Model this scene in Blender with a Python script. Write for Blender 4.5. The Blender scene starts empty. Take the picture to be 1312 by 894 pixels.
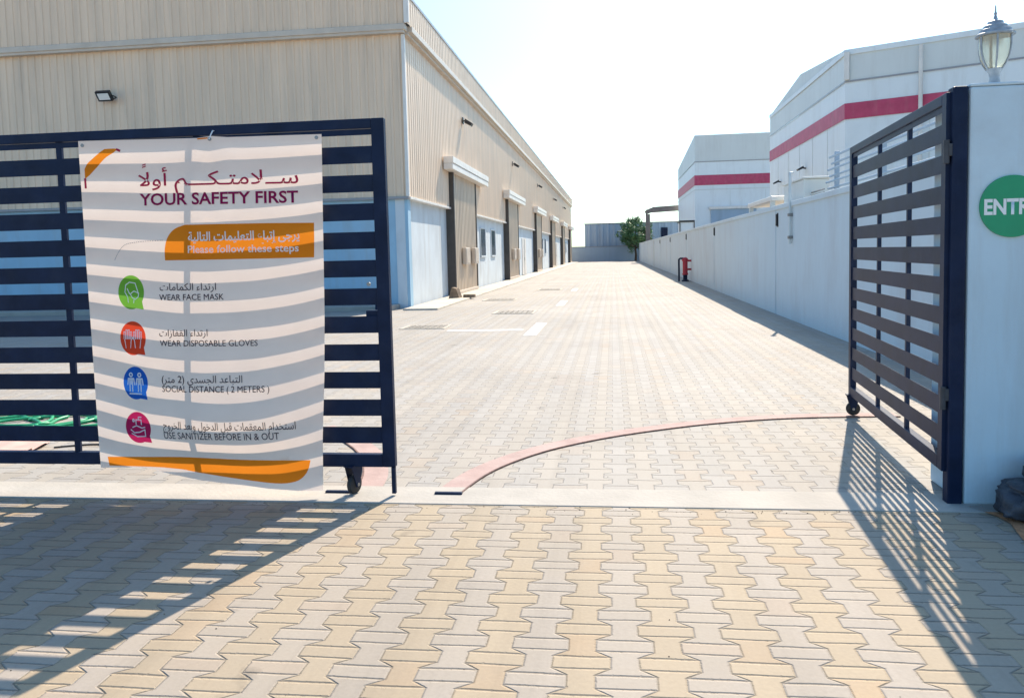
import bpy, bmesh, math, random
from mathutils import Vector, Matrix, noise
from mathutils.geometry import delaunay_2d_cdt
random.seed(7)
R = math.radians
scene = bpy.context.scene
COL = scene.collection

# ------------------------------------------------------------------ camera
YAW, PITCH, ROLL = R(7.2195), R(4.1028), R(-1.3751)
FOC, PCX, PCY, W0, H0 = 1030.0, 656.0, 398.0, 1312.0, 894.0
fw = Vector((-math.sin(YAW)*math.cos(PITCH), math.cos(YAW)*math.cos(PITCH), -math.sin(PITCH)))
rt = Vector((math.cos(YAW), math.sin(YAW), 0))
up = rt.cross(fw)
rt2 = rt*math.cos(ROLL) + up*math.sin(ROLL)
up2 = up*math.cos(ROLL) - rt*math.sin(ROLL)
cam = bpy.data.cameras.new('camera')
cam.sensor_width = 36.0
cam.lens = 36.0*FOC/W0
cam.shift_y = -(H0/2-PCY)/W0
cam.clip_start = 0.05
cam.clip_end = 3000
camo = bpy.data.objects.new('camera', cam)
COL.objects.link(camo)
m3 = Matrix((rt2, up2, -fw)).transposed()
camo.matrix_world = Matrix.Translation((0, 0, 1.5)) @ m3.to_4x4()
scene.camera = camo

# ------------------------------------------------------------------ light
SUN_EL, SUN_AZ = R(43.6), R(17.0)          # azimuth from +Y towards +X
world = bpy.data.worlds.new('World')
scene.world = world
world.use_nodes = True
wn = world.node_tree.nodes
sky = wn.new('ShaderNodeTexSky')
sky.sky_type = 'NISHITA'
sky.sun_disc = False
sky.sun_elevation = SUN_EL
sky.sun_rotation = SUN_AZ
sky.air_density = 1.0
sky.dust_density = 1.5
sky.ozone_density = 1.0
wn['Background'].inputs[1].default_value = 0.135
wtint = wn.new('ShaderNodeMix')            # white balance of the picture: warm sun, blue sky
wtint.data_type = 'RGBA'
wtint.blend_type = 'MULTIPLY'
wtint.inputs[0].default_value = 1
wtint.inputs[7].default_value = (0.55, 0.79, 0.92, 1)
world.node_tree.links.new(sky.outputs[0], wtint.inputs[6])
world.node_tree.links.new(wtint.outputs[2], wn['Background'].inputs[0])
sun = bpy.data.lights.new('sun', 'SUN')
sun.energy = 3.85
sun.angle = R(0.4)
sun.color = (1.0, 0.87, 0.71)
suno = bpy.data.objects.new('sun', sun)
COL.objects.link(suno)
sd = Vector((math.sin(SUN_AZ)*math.cos(SUN_EL), math.cos(SUN_AZ)*math.cos(SUN_EL), math.sin(SUN_EL)))
suno.rotation_euler = sd.to_track_quat('Z', 'Y').to_euler()
scene.view_settings.view_transform = 'Standard'
scene.view_settings.look = 'None'
scene.view_settings.gamma = 1
scene.view_settings.exposure = 1.08

# ------------------------------------------------------------------ materials
def nodes_of(name):
    m = bpy.data.materials.new(name)
    m.use_nodes = True
    nt = m.node_tree
    return m, nt, nt.nodes['Principled BSDF'], nt.nodes['Material Output']

def mat(name, col, rough=0.7, metal=0.0, var=0.12, scale=3.0, bump=0.0, bscale=40.0, dirt=None, dirt_amt=0.5, dscale=1.2, stretch=(1, 1, 1), spec=0.4, streak=0.0):
    """plain surface with slow tonal drift, optional grain and optional dirt patches"""
    m, nt, b, out = nodes_of(name)
    N, Lk = nt.nodes, nt.links
    tc = N.new('ShaderNodeTexCoord')
    mp = N.new('ShaderNodeMapping')
    mp.inputs['Scale'].default_value = stretch
    Lk.new(tc.outputs['Object'], mp.inputs[0])
    no = N.new('ShaderNodeTexNoise')
    no.inputs['Scale'].default_value = scale
    no.inputs['Detail'].default_value = 6
    Lk.new(mp.outputs[0], no.inputs['Vector'])
    mr = N.new('ShaderNodeMapRange')
    mr.inputs[1].default_value = 0.3
    mr.inputs[2].default_value = 0.7
    mr.inputs[3].default_value = 1-var
    mr.inputs[4].default_value = 1+var
    Lk.new(no.outputs[0], mr.inputs[0])
    mx = N.new('ShaderNodeMix')
    mx.data_type = 'RGBA'
    mx.blend_type = 'MULTIPLY'
    mx.inputs[0].default_value = 1
    mx.inputs[6].default_value = (*col, 1)
    Lk.new(mr.outputs[0], mx.inputs[7])
    colour = mx.outputs[2]
    if dirt:
        n2 = N.new('ShaderNodeTexNoise')
        n2.inputs['Scale'].default_value = dscale
        n2.inputs['Detail'].default_value = 8
        n2.inputs['Roughness'].default_value = 0.65
        Lk.new(mp.outputs[0], n2.inputs['Vector'])
        r2 = N.new('ShaderNodeMapRange')
        r2.inputs[1].default_value = 0.48
        r2.inputs[2].default_value = 0.72
        r2.inputs[3].default_value = 0
        r2.inputs[4].default_value = dirt_amt
        Lk.new(n2.outputs[0], r2.inputs[0])
        m2 = N.new('ShaderNodeMix')
        m2.data_type = 'RGBA'
        Lk.new(r2.outputs[0], m2.inputs[0])
        Lk.new(colour, m2.inputs[6])
        m2.inputs[7].default_value = (*dirt, 1)
        colour = m2.outputs[2]
    if streak > 0:          # runs of dust washed down by rain
        ms_ = N.new('ShaderNodeMapping')
        ms_.inputs['Scale'].default_value = (1.3, 1.3, 0.16)
        Lk.new(tc.outputs['Object'], ms_.inputs[0])
        n4 = N.new('ShaderNodeTexNoise')
        n4.inputs['Scale'].default_value = 1.6
        n4.inputs['Detail'].default_value = 9
        n4.inputs['Roughness'].default_value = 0.7
        Lk.new(ms_.outputs[0], n4.inputs['Vector'])
        r4 = N.new('ShaderNodeMapRange')
        r4.inputs[1].default_value = 0.50
        r4.inputs[2].default_value = 0.74
        r4.inputs[3].default_value = 0
        r4.inputs[4].default_value = streak
        Lk.new(n4.outputs[0], r4.inputs[0])
        m4 = N.new('ShaderNodeMix')
        m4.data_type = 'RGBA'
        Lk.new(r4.outputs[0], m4.inputs[0])
        Lk.new(colour, m4.inputs[6])
        m4.inputs[7].default_value = (0.36, 0.32, 0.27, 1)
        colour = m4.outputs[2]
    Lk.new(colour, b.inputs['Base Color'])
    b.inputs['Roughness'].default_value = rough
    b.inputs['Metallic'].default_value = metal
    b.inputs['Specular IOR Level'].default_value = spec
    if bump > 0:
        n3 = N.new('ShaderNodeTexNoise')
        n3.inputs['Scale'].default_value = bscale
        n3.inputs['Detail'].default_value = 5
        Lk.new(tc.outputs['Object'], n3.inputs['Vector'])
        bp = N.new('ShaderNodeBump')
        bp.inputs['Strength'].default_value = bump
        bp.inputs['Distance'].default_value = 0.01
        Lk.new(n3.outputs[0], bp.inputs['Height'])
        Lk.new(bp.outputs[0], b.inputs['Normal'])
    return m

def cloth(name, col, trans=0.5, rough=0.6):
    """thin printed vinyl: half the light is scattered back, half comes through"""
    m, nt, b, out = nodes_of(name)
    N, Lk = nt.nodes, nt.links
    d = N.new('ShaderNodeBsdfDiffuse')
    t = N.new('ShaderNodeBsdfTranslucent')
    x = N.new('ShaderNodeMixShader')
    no = N.new('ShaderNodeTexNoise')
    no.inputs['Scale'].default_value = 7
    no.inputs['Detail'].default_value = 5
    tc = N.new('ShaderNodeTexCoord')
    Lk.new(tc.outputs['Object'], no.inputs['Vector'])
    mr = N.new('ShaderNodeMapRange')
    mr.inputs[3].default_value = 0.93
    mr.inputs[4].default_value = 1.05
    Lk.new(no.outputs[0], mr.inputs[0])
    mx = N.new('ShaderNodeMix')
    mx.data_type = 'RGBA'
    mx.blend_type = 'MULTIPLY'
    mx.inputs[0].default_value = 1
    mx.inputs[6].default_value = (*col, 1)
    Lk.new(mr.outputs[0], mx.inputs[7])
    Lk.new(mx.outputs[2], d.inputs[0])
    Lk.new(mx.outputs[2], t.inputs[0])
    x.inputs[0].default_value = trans
    Lk.new(d.outputs[0], x.inputs[1])
    Lk.new(t.outputs[0], x.inputs[2])
    Lk.new(x.outputs[0], out.inputs[0])
    N.remove(b)
    return m

def paver_mat(name, cream, grey, joint, dust, dust_lo, dust_hi, alt=1.0, tile_var=0.10, split=False):
    """dumbbell shaped interlocking pavers, columns along Y, flanges locking into the next column's waist"""
    PITCH_X, LEN, AMP = 0.16, 0.26, 0.0285
    X0, Y0 = 0.184-0.08, 3.11
    m, nt, b, out = nodes_of(name)
    N, Lk = nt.nodes, nt.links
    def M(op, a, c=None, clamp=False):
        n = N.new('ShaderNodeMath')
        n.operation = op
        n.use_clamp = clamp
        for i, v in enumerate((a, c)):
            if v is None: continue
            if isinstance(v, (int, float)): n.inputs[i].default_value = v
            else: Lk.new(v, n.inputs[i])
        return n.outputs[0]
    tc = N.new('ShaderNodeTexCoord')
    # slight laying inaccuracy
    wob = N.new('ShaderNodeTexNoise')
    wob.inputs['Scale'].default_value = 2.2
    wob.inputs['Detail'].default_value = 3
    Lk.new(tc.outputs['Object'], wob.inputs['Vector'])
    wsep = N.new('ShaderNodeSeparateColor')
    Lk.new(wob.outputs['Color'], wsep.inputs[0])
    sep = N.new('ShaderNodeSeparateXYZ')
    Lk.new(tc.outputs['Object'], sep.inputs[0])
    wx = M('MULTIPLY', M('SUBTRACT', wsep.outputs[0], 0.5), 0.022)
    wy = M('MULTIPLY', M('SUBTRACT', wsep.outputs[1], 0.5), 0.03)
    X = M('SUBTRACT', M('ADD', sep.outputs[0], wx), X0)
    Y = M('SUBTRACT', M('ADD', sep.outputs[1], wy), Y0)
    # trapezoid wave w(y): +1 round multiples of LEN, -1 half way
    ph = M('ABSOLUTE', M('SUBTRACT', M('FRACT', M('ADD', M('DIVIDE', Y, LEN), 0.5)), 0.5))   # 0 at multiples, .5 half way
    wv = M('MULTIPLY', M('SUBTRACT', 0.245, ph), 12.0 if split else 19.0)
    wv = M('MINIMUM', M('MAXIMUM', wv, -1.0), 1.0)
    # boundary k is at k*p - (-1)^k * AMP*w ; fold X over the parity with a triangle trick
    u = M('DIVIDE', X, PITCH_X)
    k0 = M('FLOOR', M('ADD', u, 0.5))                         # nearest boundary
    par = M('MULTIPLY', M('FRACT', M('MULTIPLY', k0, 0.5)), 2.0)   # 0 or 1
    sgn = M('SUBTRACT', M('MULTIPLY', par, 2.0), 1.0)         # even boundary -1 (cream starts earlier when w>0)
    bx = M('ADD', M('MULTIPLY', k0, PITCH_X), M('MULTIPLY', M('MULTIPLY', sgn, wv), AMP))
    dx = M('SUBTRACT', X, bx)
    col = M('ADD', k0, M('MULTIPLY', M('LESS_THAN', dx, 0.0), -1.0))   # column index
    cpar = M('MULTIPLY', M('FRACT', M('MULTIPLY', col, 0.5)), 2.0)     # 0 cream, 1 grey
    yy = M('SUBTRACT', M('SUBTRACT', M('DIVIDE', Y, LEN), M('MULTIPLY', cpar, 0.5)), 0.09)
    row = M('FLOOR', yy)
    fy = M('FRACT', yy)
    if split:               # short wide stones alternate with long narrow ones down each column
        yy = M('ADD', yy, 0.09)
        row0 = M('FLOOR', M('ADD', yy, 0.5))
        pc = M('SUBTRACT', yy, row0)
        apc = M('ABSOLUTE', pc)
        dy = M('MULTIPLY', M('ABSOLUTE', M('SUBTRACT', apc, 0.165)), LEN)
        dy = M('ADD', dy, M('MULTIPLY', M('LESS_THAN', pc, 0.0), 0.0007))
        row = M('ADD', M('MULTIPLY', M('FLOOR', M('ADD', yy, 0.165)), 2.0), M('LESS_THAN', apc, 0.165))
    else:
        dy = M('MULTIPLY', M('MINIMUM', fy, M('SUBTRACT', 1.0, fy)), LEN)
    adx = M('ABSOLUTE', dx)
    # groove shade put into the colour: cross joints darker, long joints thinner and paler
    sunlit_joint = M('GREATER_THAN', M('ABSOLUTE', wv), 0.98)
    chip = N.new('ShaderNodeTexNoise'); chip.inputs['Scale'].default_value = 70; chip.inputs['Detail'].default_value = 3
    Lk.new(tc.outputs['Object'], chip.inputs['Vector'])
    d = M('MINIMUM', M('ADD', adx, M('MULTIPLY', sunlit_joint, 0.0034)), dy)
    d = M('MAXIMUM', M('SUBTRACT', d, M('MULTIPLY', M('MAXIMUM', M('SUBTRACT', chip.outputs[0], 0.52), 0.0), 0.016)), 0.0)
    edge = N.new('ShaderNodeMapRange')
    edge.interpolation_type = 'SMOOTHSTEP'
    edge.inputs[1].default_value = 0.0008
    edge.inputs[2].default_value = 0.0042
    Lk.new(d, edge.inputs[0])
    rnd = N.new('ShaderNodeTexWhiteNoise')
    rnd.noise_dimensions = '2D'
    cv = N.new('ShaderNodeCombineXYZ')
    Lk.new(col, cv.inputs[0]); Lk.new(row, cv.inputs[1])
    Lk.new(cv.outputs[0], rnd.inputs['Vector'])
    rs = N.new('ShaderNodeSeparateColor')
    Lk.new(rnd.outputs['Color'], rs.inputs[0])
    mc = N.new('ShaderNodeMix'); mc.data_type = 'RGBA'
    Lk.new(M('MULTIPLY', cpar, alt), mc.inputs[0])
    mc.inputs[6].default_value = (*cream, 1)
    mc.inputs[7].default_value = (*grey, 1)
    # some tiles warmer
    mw = N.new('ShaderNodeMix'); mw.data_type = 'RGBA'; mw.blend_type = 'MULTIPLY'
    Lk.new(M('MULTIPLY', M('GREATER_THAN', rs.outputs[1], 0.90), 0.45), mw.inputs[0])
    Lk.new(mc.outputs[2], mw.inputs[6])
    mw.inputs[7].default_value = (1.08, 0.90, 0.74, 1)
    mv = N.new('ShaderNodeMix'); mv.data_type = 'RGBA'; mv.blend_type = 'MULTIPLY'
    mv.inputs[0].default_value = 1
    Lk.new(mw.outputs[2], mv.inputs[6])
    Lk.new(M('ADD', M('MULTIPLY', rs.outputs[0], 2*tile_var), 1.0-tile_var), mv.inputs[7])
    # grain and blotches
    g = N.new('ShaderNodeTexNoise'); g.inputs['Scale'].default_value = 55; g.inputs['Detail'].default_value = 7
    Lk.new(tc.outputs['Object'], g.inputs['Vector'])
    mg = N.new('ShaderNodeMix'); mg.data_type = 'RGBA'; mg.blend_type = 'MULTIPLY'; mg.inputs[0].default_value = 1
    Lk.new(mv.outputs[2], mg.inputs[6])
    Lk.new(M('ADD', M('MULTIPLY', g.outputs[0], 0.34), 0.83), mg.inputs[7])
    # drifted dust
    dn = N.new('ShaderNodeTexNoise'); dn.inputs['Scale'].default_value = 0.9; dn.inputs['Detail'].default_value = 8; dn.inputs['Roughness'].default_value = 0.62
    Lk.new(tc.outputs['Object'], dn.inputs['Vector'])
    dr = N.new('ShaderNodeMapRange')
    dr.inputs[1].default_value = 0.36; dr.inputs[2].default_value = 0.66
    dr.inputs[3].default_value = dust_lo; dr.inputs[4].default_value = dust_hi
    Lk.new(dn.outputs[0], dr.inputs[0])
    md = N.new('ShaderNodeMix'); md.data_type = 'RGBA'
    Lk.new(dr.outputs[0], md.inputs[0])
    Lk.new(mg.outputs[2], md.inputs[6])
    md.inputs[7].default_value = (*dust, 1)
    # large old stains
    sn = N.new('ShaderNodeTexNoise'); sn.inputs['Scale'].default_value = 0.33; sn.inputs['Detail'].default_value = 7
    Lk.new(tc.outputs['Object'], sn.inputs['Vector'])
    sr = N.new('ShaderNodeMapRange'); sr.inputs[1].default_value = 0.35; sr.inputs[2].default_value = 0.7; sr.inputs[3].default_value = 0.9; sr.inputs[4].default_value = 1.06
    Lk.new(sn.outputs[0], sr.inputs[0])
    ms = N.new('ShaderNodeMix'); ms.data_type = 'RGBA'; ms.blend_type = 'MULTIPLY'; ms.inputs[0].default_value = 1
    Lk.new(md.outputs[2], ms.inputs[6]); Lk.new(sr.outputs[0], ms.inputs[7])
    # tyre traffic: long faint dark smears along the lane, and a few oil drips
    tmp = N.new('ShaderNodeMapping'); tmp.inputs['Scale'].default_value = (2.6, 0.10, 1)
    Lk.new(tc.outputs['Object'], tmp.inputs[0])
    tn = N.new('ShaderNodeTexNoise'); tn.inputs['Scale'].default_value = 1.0; tn.inputs['Detail'].default_value = 9; tn.inputs['Roughness'].default_value = 0.7
    Lk.new(tmp.outputs[0], tn.inputs['Vector'])
    tr_ = N.new('ShaderNodeMapRange'); tr_.inputs[1].default_value = 0.5; tr_.inputs[2].default_value = 0.75; tr_.inputs[3].default_value = 1.0; tr_.inputs[4].default_value = 0.80
    Lk.new(tn.outputs[0], tr_.inputs[0])
    on = N.new('ShaderNodeTexNoise'); on.inputs['Scale'].default_value = 3.2; on.inputs['Detail'].default_value = 5
    Lk.new(tc.outputs['Object'], on.inputs['Vector'])
    or_ = N.new('ShaderNodeMapRange'); or_.inputs[1].default_value = 0.66; or_.inputs[2].default_value = 0.76; or_.inputs[3].default_value = 1.0; or_.inputs[4].default_value = 0.6
    Lk.new(on.outputs[0], or_.inputs[0])
    mt_ = N.new('ShaderNodeMix'); mt_.data_type = 'RGBA'; mt_.blend_type = 'MULTIPLY'; mt_.inputs[0].default_value = 1
    Lk.new(ms.outputs[2], mt_.inputs[6]); Lk.new(M('MULTIPLY', tr_.outputs[0], or_.outputs[0]), mt_.inputs[7])
    ms = mt_
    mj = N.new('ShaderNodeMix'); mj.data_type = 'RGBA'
    # joint colour with its painted groove shade, a little stone colour mixed in
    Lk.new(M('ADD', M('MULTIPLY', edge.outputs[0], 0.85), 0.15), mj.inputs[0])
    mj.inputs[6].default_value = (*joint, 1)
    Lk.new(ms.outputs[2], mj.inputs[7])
    Lk.new(mj.outputs[2], b.inputs['Base Color'])
    b.inputs['Roughness'].default_value = 0.8
    bev = N.new('ShaderNodeMapRange'); bev.interpolation_type = 'SMOOTHSTEP'
    bev.inputs[1].default_value = 0.0; bev.inputs[2].default_value = 0.011
    Lk.new(d, bev.inputs[0])
    h = M('ADD', M('ADD', bev.outputs[0], M('MULTIPLY', g.outputs[0], 0.12)), M('MULTIPLY', rs.outputs[2], 0.22))
    bp = N.new('ShaderNodeBump'); bp.inputs['Strength'].default_value = 0.8; bp.inputs['Distance'].default_value = 0.007
    Lk.new(h, bp.inputs['Height'])
    Lk.new(bp.outputs[0], b.inputs['Normal'])
    return m

MT = {}
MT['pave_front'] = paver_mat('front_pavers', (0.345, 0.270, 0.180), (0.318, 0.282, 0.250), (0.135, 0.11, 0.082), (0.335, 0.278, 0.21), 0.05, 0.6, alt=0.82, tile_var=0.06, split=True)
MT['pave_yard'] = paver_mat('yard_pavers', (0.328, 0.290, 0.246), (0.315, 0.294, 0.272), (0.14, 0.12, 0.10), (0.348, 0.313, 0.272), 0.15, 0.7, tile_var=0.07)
MT['sand'] = mat('desert_sand', (0.50, 0.42, 0.32), 0.95, var=0.2, scale=0.4, bump=0.4, bscale=20)
MT['orange_sand'] = mat('orange_dirt', (0.45, 0.21, 0.10), 0.95, var=0.3, scale=18, bump=0.8, bscale=60)
MT['concrete'] = mat('pale_concrete', (0.40, 0.365, 0.32), 0.85, var=0.10, scale=3, bump=0.35, bscale=35, dirt=(0.42, 0.38, 0.33), dirt_amt=0.45, dscale=3)
MT['apron'] = mat('apron_concrete', (0.52, 0.46, 0.38), 0.88, var=0.12, scale=1, bump=0.3, bscale=20, dirt=(0.34, 0.29, 0.23), dirt_amt=0.5, dscale=1.6)
MT['pink'] = mat('pink_concrete', (0.385, 0.268, 0.24), 0.85, var=0.12, scale=5, bump=0.3, bscale=40, dirt=(0.47, 0.39, 0.35), dirt_amt=0.45, dscale=4)
MT['white_paint'] = mat('worn_road_paint', (0.80, 0.79, 0.77), 0.7, var=0.08, scale=9, dirt=(0.40, 0.365, 0.32), dirt_amt=1.0, dscale=7)
MT['tan'] = mat('tan_cladding', (0.78, 0.595, 0.43), 0.5, var=0.07, scale=0.8, dirt=(0.56, 0.45, 0.34), dirt_amt=0.5, dscale=1.3, stretch=(2.5, 2.5, 0.25), streak=0.28)
MT['tan_dark'] = mat('tan_shutter', (0.60, 0.485, 0.36), 0.5, var=0.10, scale=1, dirt=(0.36, 0.31, 0.25), dirt_amt=0.5, dscale=1.3, stretch=(3, 3, 0.3), streak=0.35)
MT['cream_trim'] = mat('cream_trim', (0.58, 0.50, 0.41), 0.45, var=0.06, dirt=(0.42, 0.34, 0.26), dirt_amt=0.4)
MT['white_trim'] = mat('white_trim', (0.74, 0.71, 0.66), 0.45, var=0.04, dirt=(0.5, 0.44, 0.37), dirt_amt=0.35, streak=0.30)
MT['rooftop'] = mat('grey_roof_sheet', (0.30, 0.30, 0.31), 0.4, var=0.1)
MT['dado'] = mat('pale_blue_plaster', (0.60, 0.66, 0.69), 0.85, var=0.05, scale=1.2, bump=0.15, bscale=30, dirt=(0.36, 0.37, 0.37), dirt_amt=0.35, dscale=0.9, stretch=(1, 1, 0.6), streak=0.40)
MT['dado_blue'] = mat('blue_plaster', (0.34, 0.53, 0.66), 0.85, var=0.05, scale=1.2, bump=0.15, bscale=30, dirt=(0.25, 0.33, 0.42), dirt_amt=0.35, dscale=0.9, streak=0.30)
MT['jamb'] = mat('dark_guide', (0.075, 0.065, 0.058), 0.5, var=0.15)
MT['glass'] = mat('dark_window', (0.03, 0.045, 0.065), 0.12, var=0.1)
MT['black_steel'] = mat('black_gate_paint', (0.009, 0.018, 0.048), 0.45, var=0.25, scale=6, bump=0.06, bscale=80, dirt=(0.035, 0.045, 0.07), dirt_amt=0.35, dscale=4, spec=0.13)
MT['steel'] = mat('worn_steel', (0.28, 0.27, 0.26), 0.42, metal=0.8, var=0.2, scale=20)
MT['rust'] = mat('rusty_rail', (0.17, 0.10, 0.085), 0.7, metal=0.2, var=0.3, scale=20)
MT['hinge'] = mat('hinge_paint', (0.05, 0.052, 0.06), 0.5, var=0.2, scale=20)
MT['rubber'] = mat('rubber', (0.03, 0.03, 0.03), 0.7)
MT['plaster'] = mat('white_plaster', (0.57, 0.69, 0.75), 0.9, var=0.05, scale=1.2, bump=0.2, bscale=45, dirt=(0.46, 0.50, 0.52), dirt_amt=0.55, dscale=1.1, streak=0.35)
MT['wallwhite'] = mat('white_boundary_plaster', (0.60, 0.69, 0.73), 0.9, var=0.05, scale=0.7, bump=0.15, bscale=25, dirt=(0.47, 0.49, 0.50), dirt_amt=0.6, dscale=0.7, stretch=(1, 1, 0.5), streak=0.13)
MT['rb_white'] = mat('white_wall_panel', (0.74, 0.79, 0.80), 0.6, var=0.03, scale=0.4, dirt=(0.50, 0.51, 0.50), dirt_amt=0.25, dscale=0.4, streak=0.22)
MT['rb_grey'] = mat('pale_grey_panel', (0.64, 0.67, 0.65), 0.6, var=0.04, scale=0.4, streak=0.20)
MT['rb_red'] = mat('red_band', (0.46, 0.055, 0.12), 0.55, var=0.12, streak=0.2)
MT['far_blue'] = mat('grey_blue_sheet', (0.32, 0.43, 0.54), 0.6, var=0.10, scale=0.5, dirt=(0.20, 0.25, 0.30), dirt_amt=0.5, dscale=0.5, stretch=(1.5, 1, 0.15))
MT['green_sign'] = mat('green_sign', (0.012, 0.30, 0.135), 0.4, var=0.06, scale=8)
MT['sign_white'] = mat('sign_white', (0.82, 0.82, 0.80), 0.5, var=0.03)
MT['lamp_metal'] = mat('lantern_metal', (0.33, 0.36, 0.39), 0.5, metal=0.2, var=0.2, scale=30)
MT['red_paint'] = mat('red_paint', (0.42, 0.03, 0.05), 0.4, var=0.1)
MT['bark'] = mat('bark', (0.10, 0.075, 0.055), 0.9, var=0.3, scale=6, bump=0.6, bscale=15)
MT['beam'] = mat('brown_grey_beam', (0.26, 0.225, 0.20), 0.8, var=0.1)
MT['bag'] = mat('dark_tarpaulin', (0.045, 0.05, 0.065), 0.45, var=0.35, scale=14, bump=0.5, bscale=25)
MT['stone'] = mat('broken_block', (0.22, 0.16, 0.11), 0.9, var=0.3, scale=8, bump=0.6, bscale=20)
MT['grate'] = mat('cast_iron_cover', (0.17, 0.155, 0.135), 0.7, metal=0.2, var=0.3, scale=9, dirt=(0.40, 0.36, 0.31), dirt_amt=0.7, dscale=5)
MT['hose'] = mat('green_hose', (0.02, 0.30, 0.13), 0.4, var=0.15)
MT['peach'] = mat('peach_sheet', (0.58, 0.36, 0.30), 0.6, var=0.12)
MT['black_trim'] = mat('black_metal', (0.025, 0.025, 0.028), 0.45)
MT['banner'] = cloth('white_vinyl', (0.96, 0.79, 0.68), 0.25)
MT['banner_orange'] = cloth('orange_print', (0.80, 0.24, 0.02), 0.38)
MT['b_green'] = cloth('green_print', (0.17, 0.42, 0.05), 0.35)
MT['b_red'] = cloth('red_print', (0.72, 0.07, 0.03), 0.35)
MT['b_blue'] = cloth('blue_print', (0.02, 0.12, 0.50), 0.35)
MT['b_maroon'] = cloth('crimson_print', (0.45, 0.02, 0.10), 0.35)
MT['ink_red'] = cloth('dark_red_ink', (0.42, 0.035, 0.085), 0.25)
MT['ink_purple'] = cloth('plum_ink', (0.27, 0.018, 0.085), 0.2)
MT['ink_dark'] = cloth('dark_ink', (0.030, 0.012, 0.032), 0.08)
MT['ink_white'] = cloth('white_ink', (0.88, 0.88, 0.88), 0.3)
MT['ink_dots'] = cloth('grey_ink', (0.30, 0.28, 0.28), 0.3)

m, nt, b, out = nodes_of('leaf_green')
oi = nt.nodes.new('ShaderNodeTexNoise'); oi.inputs['Scale'].default_value = 1.3; oi.inputs['Detail'].default_value = 4
tcx = nt.nodes.new('ShaderNodeTexCoord'); nt.links.new(tcx.outputs['Object'], oi.inputs['Vector'])
cr = nt.nodes.new('ShaderNodeValToRGB')
cr.color_ramp.elements[0].position = 0.35; cr.color_ramp.elements[0].color = (0.06, 0.14, 0.055, 1)
cr.color_ramp.elements[1].position = 0.68; cr.color_ramp.elements[1].color = (0.13, 0.25, 0.10, 1)
nt.links.new(oi.outputs[0], cr.inputs[0]); nt.links.new(cr.outputs[0], b.inputs['Base Color'])
b.inputs['Roughness'].default_value = 0.6
MT['leaf'] = m
m, nt, b, out = nodes_of('amber_glass')
b.inputs['Base Color'].default_value = (0.66, 0.60, 0.47, 1)
b.inputs['Roughness'].default_value = 0.18
b.inputs['Transmission Weight'].default_value = 0.55
b.inputs['IOR'].default_value = 1.2
MT['amber'] = m

# ------------------------------------------------------------------ mesh helpers
def origin_of(p):
    v = Vector((0, 0, 0))
    while p is not None:
        v += p.location
        p = p.parent
    return v

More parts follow.
